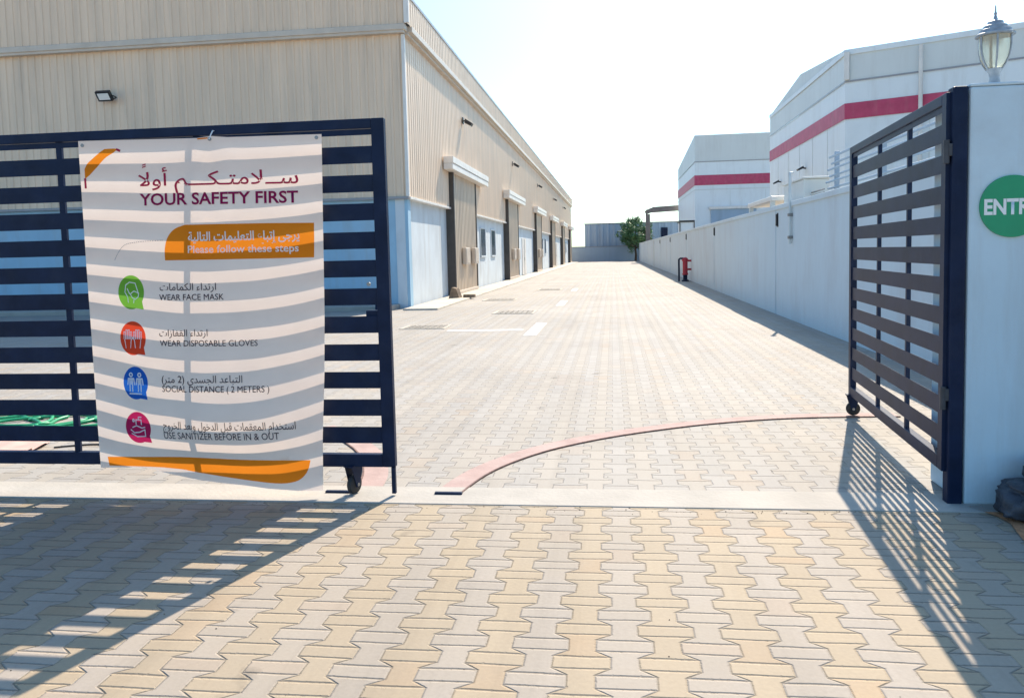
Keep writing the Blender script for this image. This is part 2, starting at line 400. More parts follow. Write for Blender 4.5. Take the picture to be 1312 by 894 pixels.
class MB:
    """collects shapes given in world coordinates; build() makes them ONE mesh object"""
    def __init__(s): s.bm = bmesh.new()
    def box(s, x0, x1, y0, y1, z0, z1, bevel=0.0):
        return s.frame_box(Vector((x0, y0, z0)), Vector((1, 0, 0)), Vector((0, 1, 0)), x1-x0, y1-y0, z1-z0, bevel)
    def frame_box(s, o, ex, ey, lx, ly, lz, bevel=0.0):
        ez = Vector((0, 0, 1))
        v = [s.bm.verts.new(o+ex*(lx*i)+ey*(ly*j)+ez*(lz*k)) for k in (0, 1) for j in (0, 1) for i in (0, 1)]
        f = [s.bm.faces.new([v[i] for i in q]) for q in ((0, 2, 3, 1), (4, 5, 7, 6), (0, 1, 5, 4), (2, 6, 7, 3), (0, 4, 6, 2), (1, 3, 7, 5))]
        if bevel > 0:
            es = list({e for q in f for e in q.edges})
            bmesh.ops.bevel(s.bm, geom=es, offset=bevel, segments=2, affect='EDGES', profile=0.5)
        return s
    def tube(s, pts, r, n=10, closed=False, cap=True):
        pts = [Vector(p) for p in pts]
        rr = r if isinstance(r, (list, tuple)) else [r]*len(pts)
        rings = []
        prev = None
        for i, p in enumerate(pts):
            a = pts[i-1] if i > 0 else (pts[-1] if closed else p)
            c = pts[i+1] if i < len(pts)-1 else (pts[0] if closed else p)
            t = (c-a).normalized()
            if prev is None:
                ref = Vector((0, 0, 1)) if abs(t.z) < 0.9 else Vector((1, 0, 0))
                n1 = t.cross(ref).normalized()
            else:
                n1 = (prev - t*prev.dot(t)).normalized()
            prev = n1
            n2 = t.cross(n1)
            rings.append([s.bm.verts.new(p+(n1*math.cos(2*math.pi*k/n)+n2*math.sin(2*math.pi*k/n))*rr[i]) for k in range(n)])
        rng = range(len(rings)) if closed else range(len(rings)-1)
        for i in rng:
            A, B_ = rings[i], rings[(i+1) % len(rings)]
            for k in range(n):
                s.bm.faces.new((A[k], A[(k+1) % n], B_[(k+1) % n], B_[k]))
        if cap and not closed:
            s.bm.faces.new(rings[0][::-1]); s.bm.faces.new(rings[-1])
        return s
    def lathe(s, c, prof, n=24, cap=True):
        rings = [[s.bm.verts.new((c[0]+r*math.cos(2*math.pi*k/n), c[1]+r*math.sin(2*math.pi*k/n), c[2]+z)) for k in range(n)] for r, z in prof]
        for A, B_ in zip(rings, rings[1:]):
            for k in range(n):
                s.bm.faces.new((A[k], A[(k+1) % n], B_[(k+1) % n], B_[k]))
        if cap:
            s.bm.faces.new(rings[0][::-1]); s.bm.faces.new(rings[-1])
        return s
    def prism(s, poly, d):
        """poly: 3D points, d: extrusion vector"""
        d = Vector(d)
        a = [s.bm.verts.new(Vector(p)) for p in poly]
        c = [s.bm.verts.new(Vector(p)+d) for p in poly]
        n = len(a)
        s.bm.faces.new(a); s.bm.faces.new(c[::-1])
        for i in range(n):
            s.bm.faces.new((a[i], c[i], c[(i+1) % n], a[(i+1) % n]))
        return s
    def sheet(s, o, ex, ey, nx, ny, fn=None):
        o, ex, ey = Vector(o), Vector(ex), Vector(ey)
        g = [[s.bm.verts.new((fn or (lambda p: p))(o+ex*(i/nx)+ey*(j/ny))) for i in range(nx+1)] for j in range(ny+1)]
        for j in range(ny):
            for i in range(nx):
                s.bm.faces.new((g[j][i], g[j][i+1], g[j+1][i+1], g[j+1][i]))
        return s
    def poly(s, pts):
        s.bm.faces.new([s.bm.verts.new(Vector(p)) for p in pts]); return s
    def ribs(s, o, ex, nrm, length, z0, ztop, pitch=0.25, depth=0.035):
        """profiled sheet standing on o along ex; ztop is a height or a function of the distance along"""
        o, ex, nrm = Vector(o), Vector(ex), Vector(nrm)
        prof = []
        t = 0.0
        while t < length-1e-6:
            for f_, d_ in ((0, 0), (0.55, 0), (0.65, 1), (0.9, 1)):
                tt = t+f_*pitch
                if tt <= length: prof.append((tt, d_*depth))
            t += pitch
        prof.append((length, 0))
        zt = ztop if callable(ztop) else (lambda q: ztop)
        lo = [s.bm.verts.new(o+ex*q+nrm*d_+Vector((0, 0, z0))) for q, d_ in prof]
        hi = [s.bm.verts.new(o+ex*q+nrm*d_+Vector((0, 0, zt(q)))) for q, d_ in prof]
        for i in range(len(lo)-1):
            s.bm.faces.new((lo[i], lo[i+1], hi[i+1], hi[i]))
        return s
    def build(s, name, material, parent=None, smooth=None):
        base = origin_of(parent)
        for v in s.bm.verts: v.co -= base
        bmesh.ops.recalc_face_normals(s.bm, faces=s.bm.faces)
        me = bpy.data.meshes.new(name)
        s.bm.to_mesh(me); s.bm.free()
        me.materials.append(material)
        o = bpy.data.objects.new(name, me)
        COL.objects.link(o)
        o.parent = parent
        if smooth:
            for p in me.polygons: p.use_smooth = True
            if smooth != 'all':
                me.set_sharp_from_angle(angle=R(smooth))
        return o

def tag(o, label=None, cat=None, group=None, kind=None):
    if label: o['label'] = label
    if cat: o['category'] = cat
    if group: o['group'] = group
    if kind: o['kind'] = kind
    return o

def thing(name, loc, label, cat, group=None):
    o = bpy.data.objects.new(name, None)
    o.empty_display_size = 0.2
    o.location = loc
    COL.objects.link(o)
    return tag(o, label, cat, group)

def copy_tree(o, parent=None):
    c = o.copy()
    COL.objects.link(c)
    c.parent = parent
    for ch in [x for x in COL.objects if x.parent == o]:
        copy_tree(ch, c)
    return c

def single(mb, name, material, loc, label, cat, group=None, smooth=None):
    o = mb.build(name, material, None, smooth)
    # origin to the base of the thing
    off = Vector(loc)
    for v in o.data.vertices: v.co -= off
    o.location = off
    return tag(o, label, cat, group)

VX, VY, VZ = Vector((1, 0, 0)), Vector((0, 1, 0)), Vector((0, 0, 1))

# ------------------------------------------------------------------ ground
def struct(mb, name, material, smooth=None):
    return tag(mb.build(name, material, None, smooth), kind='structure')

struct(MB().sheet((-900, -300, -0.02), (1800, 0, 0), (0, 1500, 0), 6, 6), 'ground', MT['sand'])
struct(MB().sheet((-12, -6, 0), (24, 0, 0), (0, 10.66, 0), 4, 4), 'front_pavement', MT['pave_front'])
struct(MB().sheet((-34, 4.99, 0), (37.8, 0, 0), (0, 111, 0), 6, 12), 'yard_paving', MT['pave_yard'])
struct(MB().box(-12, 4.0, 4.655, 5.0, -0.05, 0.006, 0.004), 'threshold_strip', MT['concrete'])
struct(MB().box(-5.72, -4.75, 21.4, 113.5, -0.05, 0.05, 0.02), 'building_apron', MT['apron'])
struct(MB().box(-26, -6.05, 21.5, 22.35, -0.05, 0.13, 0.02), 'gable_apron', MT['concrete'])

def band(inner, width, z, name, material):
    """flat curved strip; inner edge is a polyline, the outer edge lies to its left"""
    mb = MB()
    L, Rr = [], []
    for i, p in enumerate(inner):
        a = Vector(inner[max(i-1, 0)]); c = Vector(inner[min(i+1, len(inner)-1)])
        t = (c-a).normalized(); n = Vector((-t.y, t.x))
        q = Vector(p)+n*width
        L.append((p[0], p[1])); Rr.append((q.x, q.y))
    for i in range(len(L)-1):
        lo = [(*L[i], z), (*L[i+1], z), (*Rr[i+1], z), (*Rr[i], z)]
        mb.poly(lo)
    bmesh.ops.remove_doubles(mb.bm, verts=mb.bm.verts, dist=1e-5)
    return struct(mb, name, material)

def smooth_curve(pts, n=8):
    out = []
    P = [Vector(p) for p in pts]
    for i in range(len(P)-1):
        p0, p1, p2, p3 = P[max(i-1, 0)], P[i], P[i+1], P[min(i+2, len(P)-1)]
        for k in range(n):
            t = k/n
            out.append(tuple(0.5*((2*p1)+(p2-p0)*t+(2*p0-5*p1+4*p2-p3)*t*t+(3*p1-p0-3*p2+p3)*t**3)))
    out.append(tuple(P[-1]))
    return out

ARC = smooth_curve([(-0.968, 4.87), (-0.915, 5.14), (-0.835, 5.40), (-0.71, 5.66), (-0.52, 5.95), (-0.29, 6.20), (-0.01, 6.44), (0.33, 6.67), (0.70, 6.88), (1.08, 7.04), (1.40, 7.14), (1.75, 7.205), (2.15, 7.24), (2.45, 7.25)])
band(ARC, 0.17, 0.005, 'rail_band', MT['pink'])
LARC = smooth_curve([(-2.62, 6.72), (-2.38, 6.45), (-2.12, 6.12), (-1.94, 5.83), (-1.80, 5.50), (-1.71, 5.20), (-1.665, 4.87)])
band(LARC, 0.17, 0.005, 'rail_band', MT['pink'])
def rail(curve, name, label, end):
    r = thing(name, (*curve[0], 0), label, 'gate rail')
    mb = MB()
    for a, c in zip(curve, curve[1:]):
        a, c = Vector((*a, 0)), Vector((*c, 0))
        t = (c-a).normalized(); n = Vector((-t.y, t.x, 0))
        mb.frame_box(a-n*0.008, t, n, (c-a).length+0.004, 0.012, 0.011)
    mb.build('rail_bar', MT['rust'], r)
    MB().box(end[0], end[1], 4.835, 4.865, 0.0, 0.018, 0.003).build('end_plate', MT['black_steel'], r)
    return r
rail(ARC, 'gate_rail', 'thin rusty steel rail curving across the paving along a pink band to the open gate', (-1.13, -0.955))
rail(LARC, 'gate_rail', 'short rusty rail curving away behind the closed gate with the banner', (-1.84, -1.655))

def mark(x0, x1, y0, y1, skew=0.0):
    struct(MB().poly([(x0, y0, 0.005), (x1, y0, 0.005), (x1+skew, y1, 0.005), (x0+skew, y1, 0.005)]), 'road_marking', MT['white_paint'])
mark(-1.63, -1.40, 14.4, 16.95)
mark(-1.60, -1.38, 22.4, 24.6)
mark(-3.25, -1.75, 15.35, 15.6)
mark(-1.6, -1.4, 30.6, 32.6)

# painted shoulder of earth beside the column
struct(MB().poly([(1.97, 4.76, 0.006), (2.06, 4.785, 0.006), (2.6, 4.785, 0.006), (2.6, 4.30, 0.006), (2.25, 4.12, 0.006), (2.02, 4.22, 0.006), (2.05, 4.36, 0.006), (2.075, 4.47, 0.006), (2.06, 4.58, 0.006), (2.02, 4.67, 0.006)]), 'sand_patch', MT['orange_sand'])

# ------------------------------------------------------------------ warehouse on the left
XL = -5.7
wh = thing('warehouse', (XL, 22.3, 0), 'long tan ribbed warehouse with pale blue base wall and a row of shutter doors', 'warehouse')
XW = -26.0
RIDGE = (XL+XW)/2
def gz(x): return 8.62+0.108*min(x-XW, XL-x)
# gable, ribs facing the camera
MB().ribs((XW, 22.3, 0), VX, -VY, XL-XW, 3.16, 7.70, 0.235, 0.03).build('gable_cladding', MT['tan'], wh)
MB().ribs((XW, 22.14, 0), VX, -VY, XL+0.1-XW, 7.86, lambda t: gz(XW+t), 0.235, 0.03).build('gable_fascia', MT['tan'], wh)
mb = MB().box(XW, XL+0.12, 22.06, 22.40, 7.70, 7.86, 0.015)
mb.box(XW, XL+0.07, 22.10, 22.35, 7.63, 7.70)
mb.build('eaves_moulding', MT['cream_trim'], wh)
MB().box(XW, XL+0.02, 22.24, 22.42, 3.09, 3.16, 0.008).build('base_flashing', MT['rooftop'], wh)
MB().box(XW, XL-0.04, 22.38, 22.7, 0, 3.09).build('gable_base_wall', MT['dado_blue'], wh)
# side wall
YE = 113.0
MB().ribs((XL, 22.3, 0), VY, VX, YE-22.3, 3.16, 7.68, 0.25, 0.014).build('side_cladding', MT['tan'], wh)
MB().ribs((XL+0.19, 22.1, 0), VY, VX, YE-22.1, 7.86, 8.60, 0.25, 0.014).build('parapet', MT['tan'], wh)
mb = MB().box(XL-0.1, XL+0.22, 22.1, YE, 8.60, 8.70, 0.01)
mb.prism([(XW, 22.06, gz(XW)), (RIDGE, 22.06, gz(RIDGE)), (XL+0.1, 22.06, gz(XL)), (XL+0.1, 22.06, gz(XL)+0.09), (RIDGE, 22.06, gz(RIDGE)+0.09), (XW, 22.06, gz(XW)+0.09)], (0, 0.3, 0))
mb.build('parapet_capping', MT['rooftop'], wh)
mb = MB().box(XL+0.0, XL+0.24, 22.42, YE, 7.70, 7.86, 0.015)
mb.box(XL+0.0, XL+0.13, 22.36, YE, 7.62, 7.70)
mb.build('eaves_moulding', MT['cream_trim'], wh)
MB().prism([(XW, 22.36, 8.4), (RIDGE, 22.36, gz(RIDGE)-0.15), (XL+0.1, 22.36, 8.45)], (0, YE-22.6, 0)).build('roof', MT['rooftop'], wh)
mb = MB().box(XL-0.04, XL+0.05, 22.23, 22.33, 3.16, 7.62, 0.008)
mb.box(XL+0.1, XL+0.24, 22.05, 22.13, 7.87, 8.60, 0.008)
mb.build('corner_trim', MT['white_trim'], wh)
# far gable and core
MB().box(XW+0.1, XL-0.16, YE-0.25, YE-0.05, 0, 8.4).build('rear_wall', MT['tan'], wh)
DOORS = [28.1, 43.2, 59.3, 74.6, 90.7, 106.3]
DW = 5.2
edges = [22.36]
for d in DOORS: edges += [d, min(d+DW, YE)]
edges += [YE]
for i in range(0, len(edges)-1, 2):
    a, c = edges[i], edges[i+1]
    if c-a > 0.3:
        MB().box(XL-0.4, XL-0.13, a, c, 0, 3.09).build('side_base_wall', MT['dado'], wh)
        MB().box(XL-0.15, XL+0.06, a, c, 3.09, 3.16, 0.006).build('base_flashing', MT['white_trim'], wh)
for i, d in enumerate(DOORS):
    e = min(d+DW, YE-0.05)
    sh = MB().ribs((XL+0.06, d+0.14, 0), VY, VX, e-d-0.28, 0.05, 4.4, 0.3, 0.02).build('shutter_door', MT['tan_dark'], wh)
    MB().box(XL-0.2, XL+0.17, d, d+0.14, 0.05, 4.38, 0.01).build('guide_rail', MT['jamb'], sh)
    MB().box(XL-0.2, XL+0.10, e-0.14, e, 0.05, 4.38, 0.01).build('guide_rail', MT['jamb'], sh)
    MB().box(XL+0.05, XL+0.13, d+0.15, e-0.15, 0.055, 0.16, 0.01).build('bottom_bar', MT['cream_trim'], sh)
    y1 = min(d+6.9, YE-0.02)
    hb = MB().box(XL+0.04, XL+0.36, d-1.0, y1, 4.39, 4.57, 0.012)
    hb.box(XL+0.04, XL+0.38, d-1.0, y1, 4.60, 4.82, 0.012)
    hb.box(XL+0.04, XL+0.34, d-0.98, y1-0.02, 4.56, 4.61)
    hb.build('shutter_hood', MT['white_trim'], sh)
    if i < 3:
        for q in (1.75, 3.75):
            mb = MB().box(XL+0.09, XL+0.24, d+q, d+q+0.85, 1.1, 1.74, 0.02)
            mb.box(XL+0.24, XL+0.25, d+q+0.08, d+q+0.77, 1.16, 1.68, 0.004)
            mb.build('meter_box', MT['cream_trim'], wh)
def win(y0, y1, z0=1.41, z1=2.61):
    x = XL-0.13
    f = MB()
    f.box(x-0.02, x+0.04, y0-0.07, y0, z0-0.07, z1+0.07, 0.005).box(x-0.02, x+0.04, y1, y1+0.07, z0-0.07, z1+0.07, 0.005)
    f.box(x-0.02, x+0.04, y0, y1, z1, z1+0.07, 0.005).box(x-0.02, x+0.06, y0, y1, z0-0.07, z0, 0.005)
    w = f.build('window', MT['dado'], wh)
    MB().box(x-0.02, x+0.012, y0, y1, z0, z1).build('pane', MT['glass'], w)
for y in (35.35, 38.5, 66.3, 69.3, 97.5, 100.5): win(y, y+1.35)
for y in (51.8, 82.5):
    dd = MB().box(XL-0.14, XL-0.09, y, y+2.3, 0.06, 2.45, 0.01).build('door', MT['white_trim'], wh)
    MB().box(XL-0.09, XL-0.075, y+1.13, y+1.17, 0.1, 2.4).build('door_gap', MT['jamb'], dd)
    MB().tube([(XL-0.06, y+1.05, 1.0), (XL-0.06, y+1.05, 1.2)], 0.015, 6).build('handle', MT['steel'], dd)
MB().box(-17.0, -15.9, 22.36, 22.40, 0.16, 0.30, 0.005).build('vent', MT['black_trim'], wh)

def wall_lamp(y, label):
    o = thing('flood_lamp', (XL+0.04, y, 6.55), label, 'lamp', 'flood lamps along the warehouse side')
    MB().box(XL+0.03, XL+0.06, y-0.1, y+0.1, 6.5, 6.75, 0.006).build('wall_plate', MT['black_trim'], o)
    MB().tube([(XL+0.06, y, 6.62), (XL+0.15, y, 6.61), (XL+0.2, y, 6.57)], 0.03, 8).build('arm', MT['black_trim'], o)
    MB().prism([(XL+0.15, y-0.17, 6.68), (XL+0.42, y-0.17, 6.50), (XL+0.36, y-0.17, 6.40), (XL+0.13, y-0.17, 6.52)], (0, 0.34, 0)).build('lamp_head', MT['black_trim'], o)
    MB().prism([(XL+0.15, y-0.14, 6.507), (XL+0.345, y-0.14, 6.405), (XL+0.34, y-0.14, 6.393), (XL+0.145, y-0.14, 6.495)], (0, 0.28, 0)).build('lens', MT['sign_white'], o)
for y, l in ((31.0, 'nearest dark flood lamp on the tan warehouse side, up above the first shutter'),
             (46.6, 'dark flood lamp on the tan warehouse side above the second shutter'),
             (62.1, 'dark flood lamp on the tan warehouse side above the third shutter'),
             (78.6, 'small dark flood lamp above the fourth shutter of the tan warehouse'),
             (94.0, 'farthest tiny dark flood lamp on the tan warehouse side')):
    wall_lamp(y, l)
# square flood light on the gable
fx, fy, fz = -14.5, 22.26, 6.30
fg = thing('flood_light', (fx, fy, fz), 'black framed square flood light on the tan gable above the banner', 'lamp')
tl = Matrix.Rotation(R(38), 3, 'X')
def tb(x0, x1, y0, y1, z0, z1, name, mt):
    mb = MB().box(x0, x1, y0, y1, z0, z1, 0.006)
    for v in mb.bm.verts: v.co = tl @ v.co + Vector((fx, fy-0.28, fz))
    return mb.build(name, mt, fg)
tb(-0.22, 0.22, -0.05, 0.05, -0.15, 0.15, 'housing', MT['black_trim'])
tb(-0.17, 0.17, -0.056, -0.049, -0.10, 0.10, 'lens', MT['sign_white'])
mb = MB().tube([(fx-0.25, fy-0.26, fz), (fx-0.25, fy-0.1, fz-0.02), (fx-0.1, fy-0.02, fz-0.05), (fx+0.1, fy-0.02, fz-0.05), (fx+0.25, fy-0.1, fz-0.02), (fx+0.25, fy-0.26, fz)], 0.018, 6)
mb.build('bracket', MT['black_trim'], fg)

# bits lying at the foot of the warehouse
single(MB().prism([(-5.45, 26.3, 0.05), (-5.10, 26.35, 0.05), (-5.2, 26.32, 0.36), (-5.34, 26.3, 0.40)], (0.05, 0.3, 0)), 'broken_block', MT['stone'], (-5.3, 26.4, 0.05), 'broken brown block standing on edge by the warehouse base wall', 'rubble')
single(MB().box(-5.0, -4.6, 26.5, 26.72, 0.05, 0.15, 0.02), 'timber_offcut', MT['stone'], (-4.8, 26.6, 0.05), 'low dark offcut lying beside the broken brown block', 'rubble')
single(MB().box(-6.35, -6.1, 20.9, 21.2, 0.0, 0.22, 0.02), 'kerb_stone', MT['black_steel'], (-6.2, 21.05, 0), 'black block at the corner of the warehouse just beyond the banner gate', 'block')

# drain covers in the yard
def cover(x0, x1, y0, y1, label):
    o = thing('drain_cover', ((x0+x1)/2, (y0+y1)/2, 0), label, 'drain cover', 'drain covers in the yard')
    mb = MB()
    w = 0.07
    mb.box(x0, x1, y0, y0+w, -0.05, 0.012).box(x0, x1, y1-w, y1, -0.05, 0.012).box(x0, x0+w, y0+w, y1-w, -0.05, 0.012).box(x1-w, x1, y0+w, y1-w, -0.05, 0.012)
    mb.build('frame', MT['apron'], o)
    mb = MB()
    n = 7
    for k in range(n):
        a = x0+w+(x1-x0-2*w)*k/n
        mb.box(a+0.01, a+(x1-x0-2*w)/n-0.012, y0+w+0.01, y1-w-0.01, -0.05, 0.016, 0.004)
    mb.build('grating', MT['grate'], o)
cover(-4.35, -3.4, 15.9, 16.75, 'nearest dark drain cover in the pale paving right of the banner gate')
cover(-3.0, -1.95, 19.6, 20.6, 'dark patterned drain cover in the paving between the two white dashes')
cover(-4.15, -3.1, 25.2, 26.2, 'dark drain cover in the paving before the first shutter')
cover(-3.0, -2.05, 31.6, 32.8, 'farthest thin dark drain cover in the middle of the yard')

# ------------------------------------------------------------------ right hand boundary wall
XR = 3.6
bw = thing('boundary_wall', (XR, 60, 0), 'long plain white plastered boundary wall along the right of the yard', 'wall')
MB().box(XR, XR+0.2, 5.3, 112.0, 0, 2.30).build('wall_panel', MT['wallwhite'], bw)
MB().box(XR-0.035, XR+0.235, 5.3, 112.0, 2.30, 2.40, 0.012).build('coping', MT['wallwhite'], bw)
for k in range(9): MB().box(XR-0.012, XR, 7.5+11.0*k, 7.53+11.0*k, 0.0, 2.3).build('panel_joint', MT['wallwhite'], bw)
MB().box(XR-0.05, XR, 71.4, 71.7, 0, 2.3).build('pilaster', MT['rb_grey'], bw)
def slit(y, label):
    o = thing('wall_light', (XR, y, 1.93), label, 'wall light', 'slim black wall lights on the boundary wall')
    MB().box(XR-0.012, XR, y-0.06, y+0.06, 1.93, 2.23, 0.003).build('back_plate', MT['black_trim'], o)
    MB().box(XR-0.045, XR-0.012, y-0.045, y+0.045, 1.95, 2.21, 0.01).build('housing', MT['black_trim'], o)
for y, l in ((18.3, 'nearest slim black wall light high on the white boundary wall, left of the pole'),
             (29.3, 'second slim black wall light along the white boundary wall'),
             (40.3, 'slim black wall light on the white wall above the red hydrant'),
             (51.4, 'fourth slim black wall light along the white boundary wall'),
             (62.4, 'farthest slim black wall light along the white boundary wall')):
    slit(y, l)
po = thing('service_pole', (XR-0.06, 16.85, 1.7), 'slim grey pole clamped to the boundary wall and rising above its top', 'pole')
MB().tube([(XR-0.05, 16.85, 1.55), (XR-0.05, 16.85, 2.90), (XR-0.05, 16.87, 2.96), (XR+0.02, 16.95, 2.97)], 0.030, 10).build('pipe', MT['rb_grey'], po, 40)
for z in (1.65, 2.1): MB().box(XR-0.09, XR, 16.80, 16.90, z, z+0.06, 0.006).build('clamp', MT['steel'], po)
ca = thing('utility_cabinet', (4.3, 18.3, 0), 'pale grey cabinet standing behind the boundary wall by the pole', 'cabinet')
MB().box(3.85, 4.35, 17.0, 18.9, 0, 2.85, 0.02).build('body', MT['rb_grey'], ca)
MB().box(3.82, 4.38, 16.95, 18.95, 2.852, 2.89, 0.01).build('lid', MT['rb_grey'], ca)
cn = thing('canopy', (3.8, 20.5, 2.4), 'white slab canopy lying across the top of the boundary wall', 'canopy')
MB().box(3.62, 4.3, 19.2, 22.4, 2.55, 2.66, 0.02).build('slab', MT['white_trim'], cn)
for y in (19.3, 22.2): MB().box(3.64, 3.74, y, y+0.1, 2.4, 2.55).build('bearer', MT['rb_grey'], cn)
# rack of rails behind the wall
rk = thing('pipe_rack', (4.3, 14, 0), 'grey steel rack of stacked rails behind the wall seen through the open gate', 'rack')
for k in range(7): MB().tube([(4.2+0.05*(k % 2), 10.6-0.1*k, 2.5+0.115*k), (4.2+0.05*(k % 2), 16.75-0.06*k, 2.5+0.115*k)], 0.022, 8).build('rail', MT['far_blue'], rk, 40)
for y in (11.2, 13.6, 16.3): MB().box(4.28, 4.36, y, y+0.08, 0, 3.3, 0.006).build('upright', MT['far_blue'], rk)
for z, yy in ((2.52, 17.9), (2.58, 18.0)): MB().tube([(4.05, 16.2, z), (3.95, yy, z-0.03)], 0.014, 8).build('loose_pipe', MT['steel'], rk)

# hydrant
hy = thing('fire_hydrant', (3.25, 38.0, 0), 'red fire hydrant pillar with side outlets standing at the foot of the white wall', 'hydrant')
MB().lathe((3.32, 38.0, 0), [(0.17, 0), (0.17, 0.06), (0.10, 0.08), (0.10, 0.28), (0.12, 0.30)], 16).build('base', MT['black_steel'], hy, 40)
MB().lathe((3.32, 38.0, 0), [(0.14, 0.30), (0.14, 0.36), (0.115, 0.38), (0.115, 0.92), (0.15, 0.94), (0.15, 1.0), (0.10, 1.08), (0.03, 1.11)], 18).build('barrel', MT['red_paint'], hy, 40)
for z in (0.55, 0.95): MB().tube([(3.32, 38.0, z), (3.60, 38.0, z), (3.601, 38.0, z), (3.66, 38.0, z)], [0.05, 0.05, 0.075, 0.075], 10).build('outlet', MT['red_paint'], hy, 40)
MB().tube([(3.04, 38.05, 0), (3.04, 38.05, 1.02), (3.10, 38.03, 1.06), (3.3, 38.0, 1.06)], 0.045, 10).build('riser_pipe', MT['black_steel'], hy, 40)

# ------------------------------------------------------------------ buildings on the right
nb = thing('factory_hall', (8.5, 31.1, 0), 'large white factory hall with a red stripe, nearest behind the right wall', 'building')
d1 = Vector((0.882, -0.471, 0))
Pc = Vector((8.5, 31.1, 0))
far = Vector((8.5, 45.3, 0)); mid = Vector((8.5, 38.2, 0))
Pf = Pc+d1*22; Fb = far+d1*22
def hall_band(z0, z1, mt, name, off, par):
    mb = MB()
    n1 = Vector((-0.471, -0.882, 0))
    a = Pc+Vector((-off, 0, 0))+n1*off*0.6
    mb.poly([Pc+n1*off-VX*off+VZ*z0, Pf+n1*off+VZ*z0, Pf+n1*off+VZ*z1, Pc+n1*off-VX*off+VZ*z1])
    mb.poly([far-VX*off+VZ*z0, Pc+n1*off-VX*off+VZ*z0, Pc+n1*off-VX*off+VZ*z1, far-VX*off+VZ*z1])
    return mb.build(name, mt, par)
mb = MB()
foot = [Pc, Pf, Fb, far]
mb.prism([p.copy() for p in foot], (0, 0, 7.4))
mb.build('wall', MT['rb_white'], nb)
mb = MB()
mb.poly([Pc+VZ*7.42, Pf+VZ*7.42, Pf+VZ*8.55, Pc+VZ*8.55])
mb.poly([far+VZ*7.42, Pc+VZ*7.42, Pc+VZ*8.55, mid+VZ*9.2, far+VZ*8.5])
mb.poly([Pf+VZ*7.42, Fb+VZ*7.42, Fb+VZ*8.5, mid+d1*22+VZ*9.2, Pf+VZ*8.55])
mb.build('parapet', MT['rb_grey'], nb)
mb = MB()
mb.poly([Pc+VZ*8.4, Pf+VZ*8.4, mid+d1*22+VZ*9.15, mid+VZ*9.15]); mb.poly([far+VZ*8.35, Fb+VZ*8.35, mid+d1*22+VZ*9.15, mid+VZ*9.15])
mb.build('roof', MT['rooftop'], nb)
hall_band(6.06, 6.63, MT['rb_red'], 'red_stripe', 0.02, nb)
hall_band(7.38, 7.44, MT['rooftop'], 'ledge_line', 0.03, nb)
hall_band(8.36, 8.55, MT['rb_white'], 'top_trim', 0.035, nb)
MB().frame_box(Pc+Vector((-0.08, -0.1, 7.46)), d1, Vector((0.471, 0.882, 0)), 0.18, 0.1, 1.0, 0.01).build('corner_trim', MT['white_trim'], nb)
for k in range(1, 8):
    MB().frame_box(Pc+d1*(2.75*k)+Vector((-0.471, -0.882, 0))*0.013, d1, Vector((0.471, 0.882, 0)), 0.035, 0.01, 6.05).build('panel_seam', MT['rb_grey'], nb)
for k in range(1, 6):
    MB().box(8.487, 8.499, 31.1+2.4*k, 31.135+2.4*k, 0, 6.05).build('panel_seam', MT['rb_grey'], nb)
q = Pc+d1*2.5+Vector((-0.471, -0.882, 0))*0.16
MB().tube([q+VZ*8.3, q+VZ*5.9, q+VZ*2.0, q+VZ*0.1], 0.07, 10).build('downpipe', MT['white_trim'], nb, 40)
def hall_lamp(y, z, l):
    o = thing('flood_lamp', (8.5, y, z), l, 'lamp', 'dark lamps on the white factory hall')
    MB().tube([(8.49, y, z), (8.33, y, z+0.03)], 0.035, 8).build('arm', MT['black_trim'], o)
    MB().prism([(8.36, y-0.16, z+0.10), (8.12, y-0.16, z-0.03), (8.15, y-0.16, z-0.10), (8.38, y-0.16, z)], (0, 0.32, 0)).build('lamp_head', MT['black_trim'], o)
hall_lamp(37.1, 4.9, 'dark flood lamp high on the white factory hall, nearer of two')
hall_lamp(42.4, 4.75, 'dark flood lamp on the white factory hall close to its far edge')

sb = thing('warehouse', (7.5, 75.2, 0), 'white warehouse block with a dark red stripe farther back behind the right wall', 'building')
sx = 28.0
MB().prism([(7.5, 75.2, 0), (sx, 75.2, 0), (sx, 75.2, 9.28), (7.5, 75.2, 9.28)], (0, 18.8, 0)).build('wall', MT['rb_white'], sb)
mb = MB()
mb.poly([(7.5, 75.2, 9.32), (sx, 75.2, 9.32), (sx, 75.2, 11.75), (7.5, 75.2, 11.7)])
mb.poly([(7.5, 94.0, 9.32), (7.5, 75.2, 9.32), (7.5, 75.2, 11.7), (7.5, 94.0, 10.5)])
mb.poly([(7.5, 75.2, 11.6), (sx, 75.2, 11.65), (sx, 94, 10.4), (7.5, 94.0, 10.4)])
mb.poly([(7.5, 94, 9.32), (sx, 94, 9.32), (sx, 94, 10.5), (7.5, 94.0, 10.5)])
mb.build('parapet', MT['rb_grey'], sb)
def sband(z0, z1, mt, name, off):
    mb = MB()
    mb.poly([(7.5-off, 75.2-off, z0), (sx, 75.2-off, z0), (sx, 75.2-off, z1), (7.5-off, 75.2-off, z1)])
    mb.poly([(7.5-off, 94, z0), (7.5-off, 75.2-off, z0), (7.5-off, 75.2-off, z1), (7.5-off, 94, z1)])
    mb.build(name, mt, sb)
sband(7.2, 8.1, MT['rb_red'], 'red_stripe', 0.04)
sband(9.27, 9.34, MT['rooftop'], 'ledge_line', 0.05)
sband(6.75, 6.85, MT['rb_grey'], 'lower_line', 0.04)
for k in range(1, 7): MB().box(7.5+3.1*k, 7.54+3.1*k, 75.165, 75.199, 5.3, 6.7).build('panel_seam', MT['rb_grey'], sb)
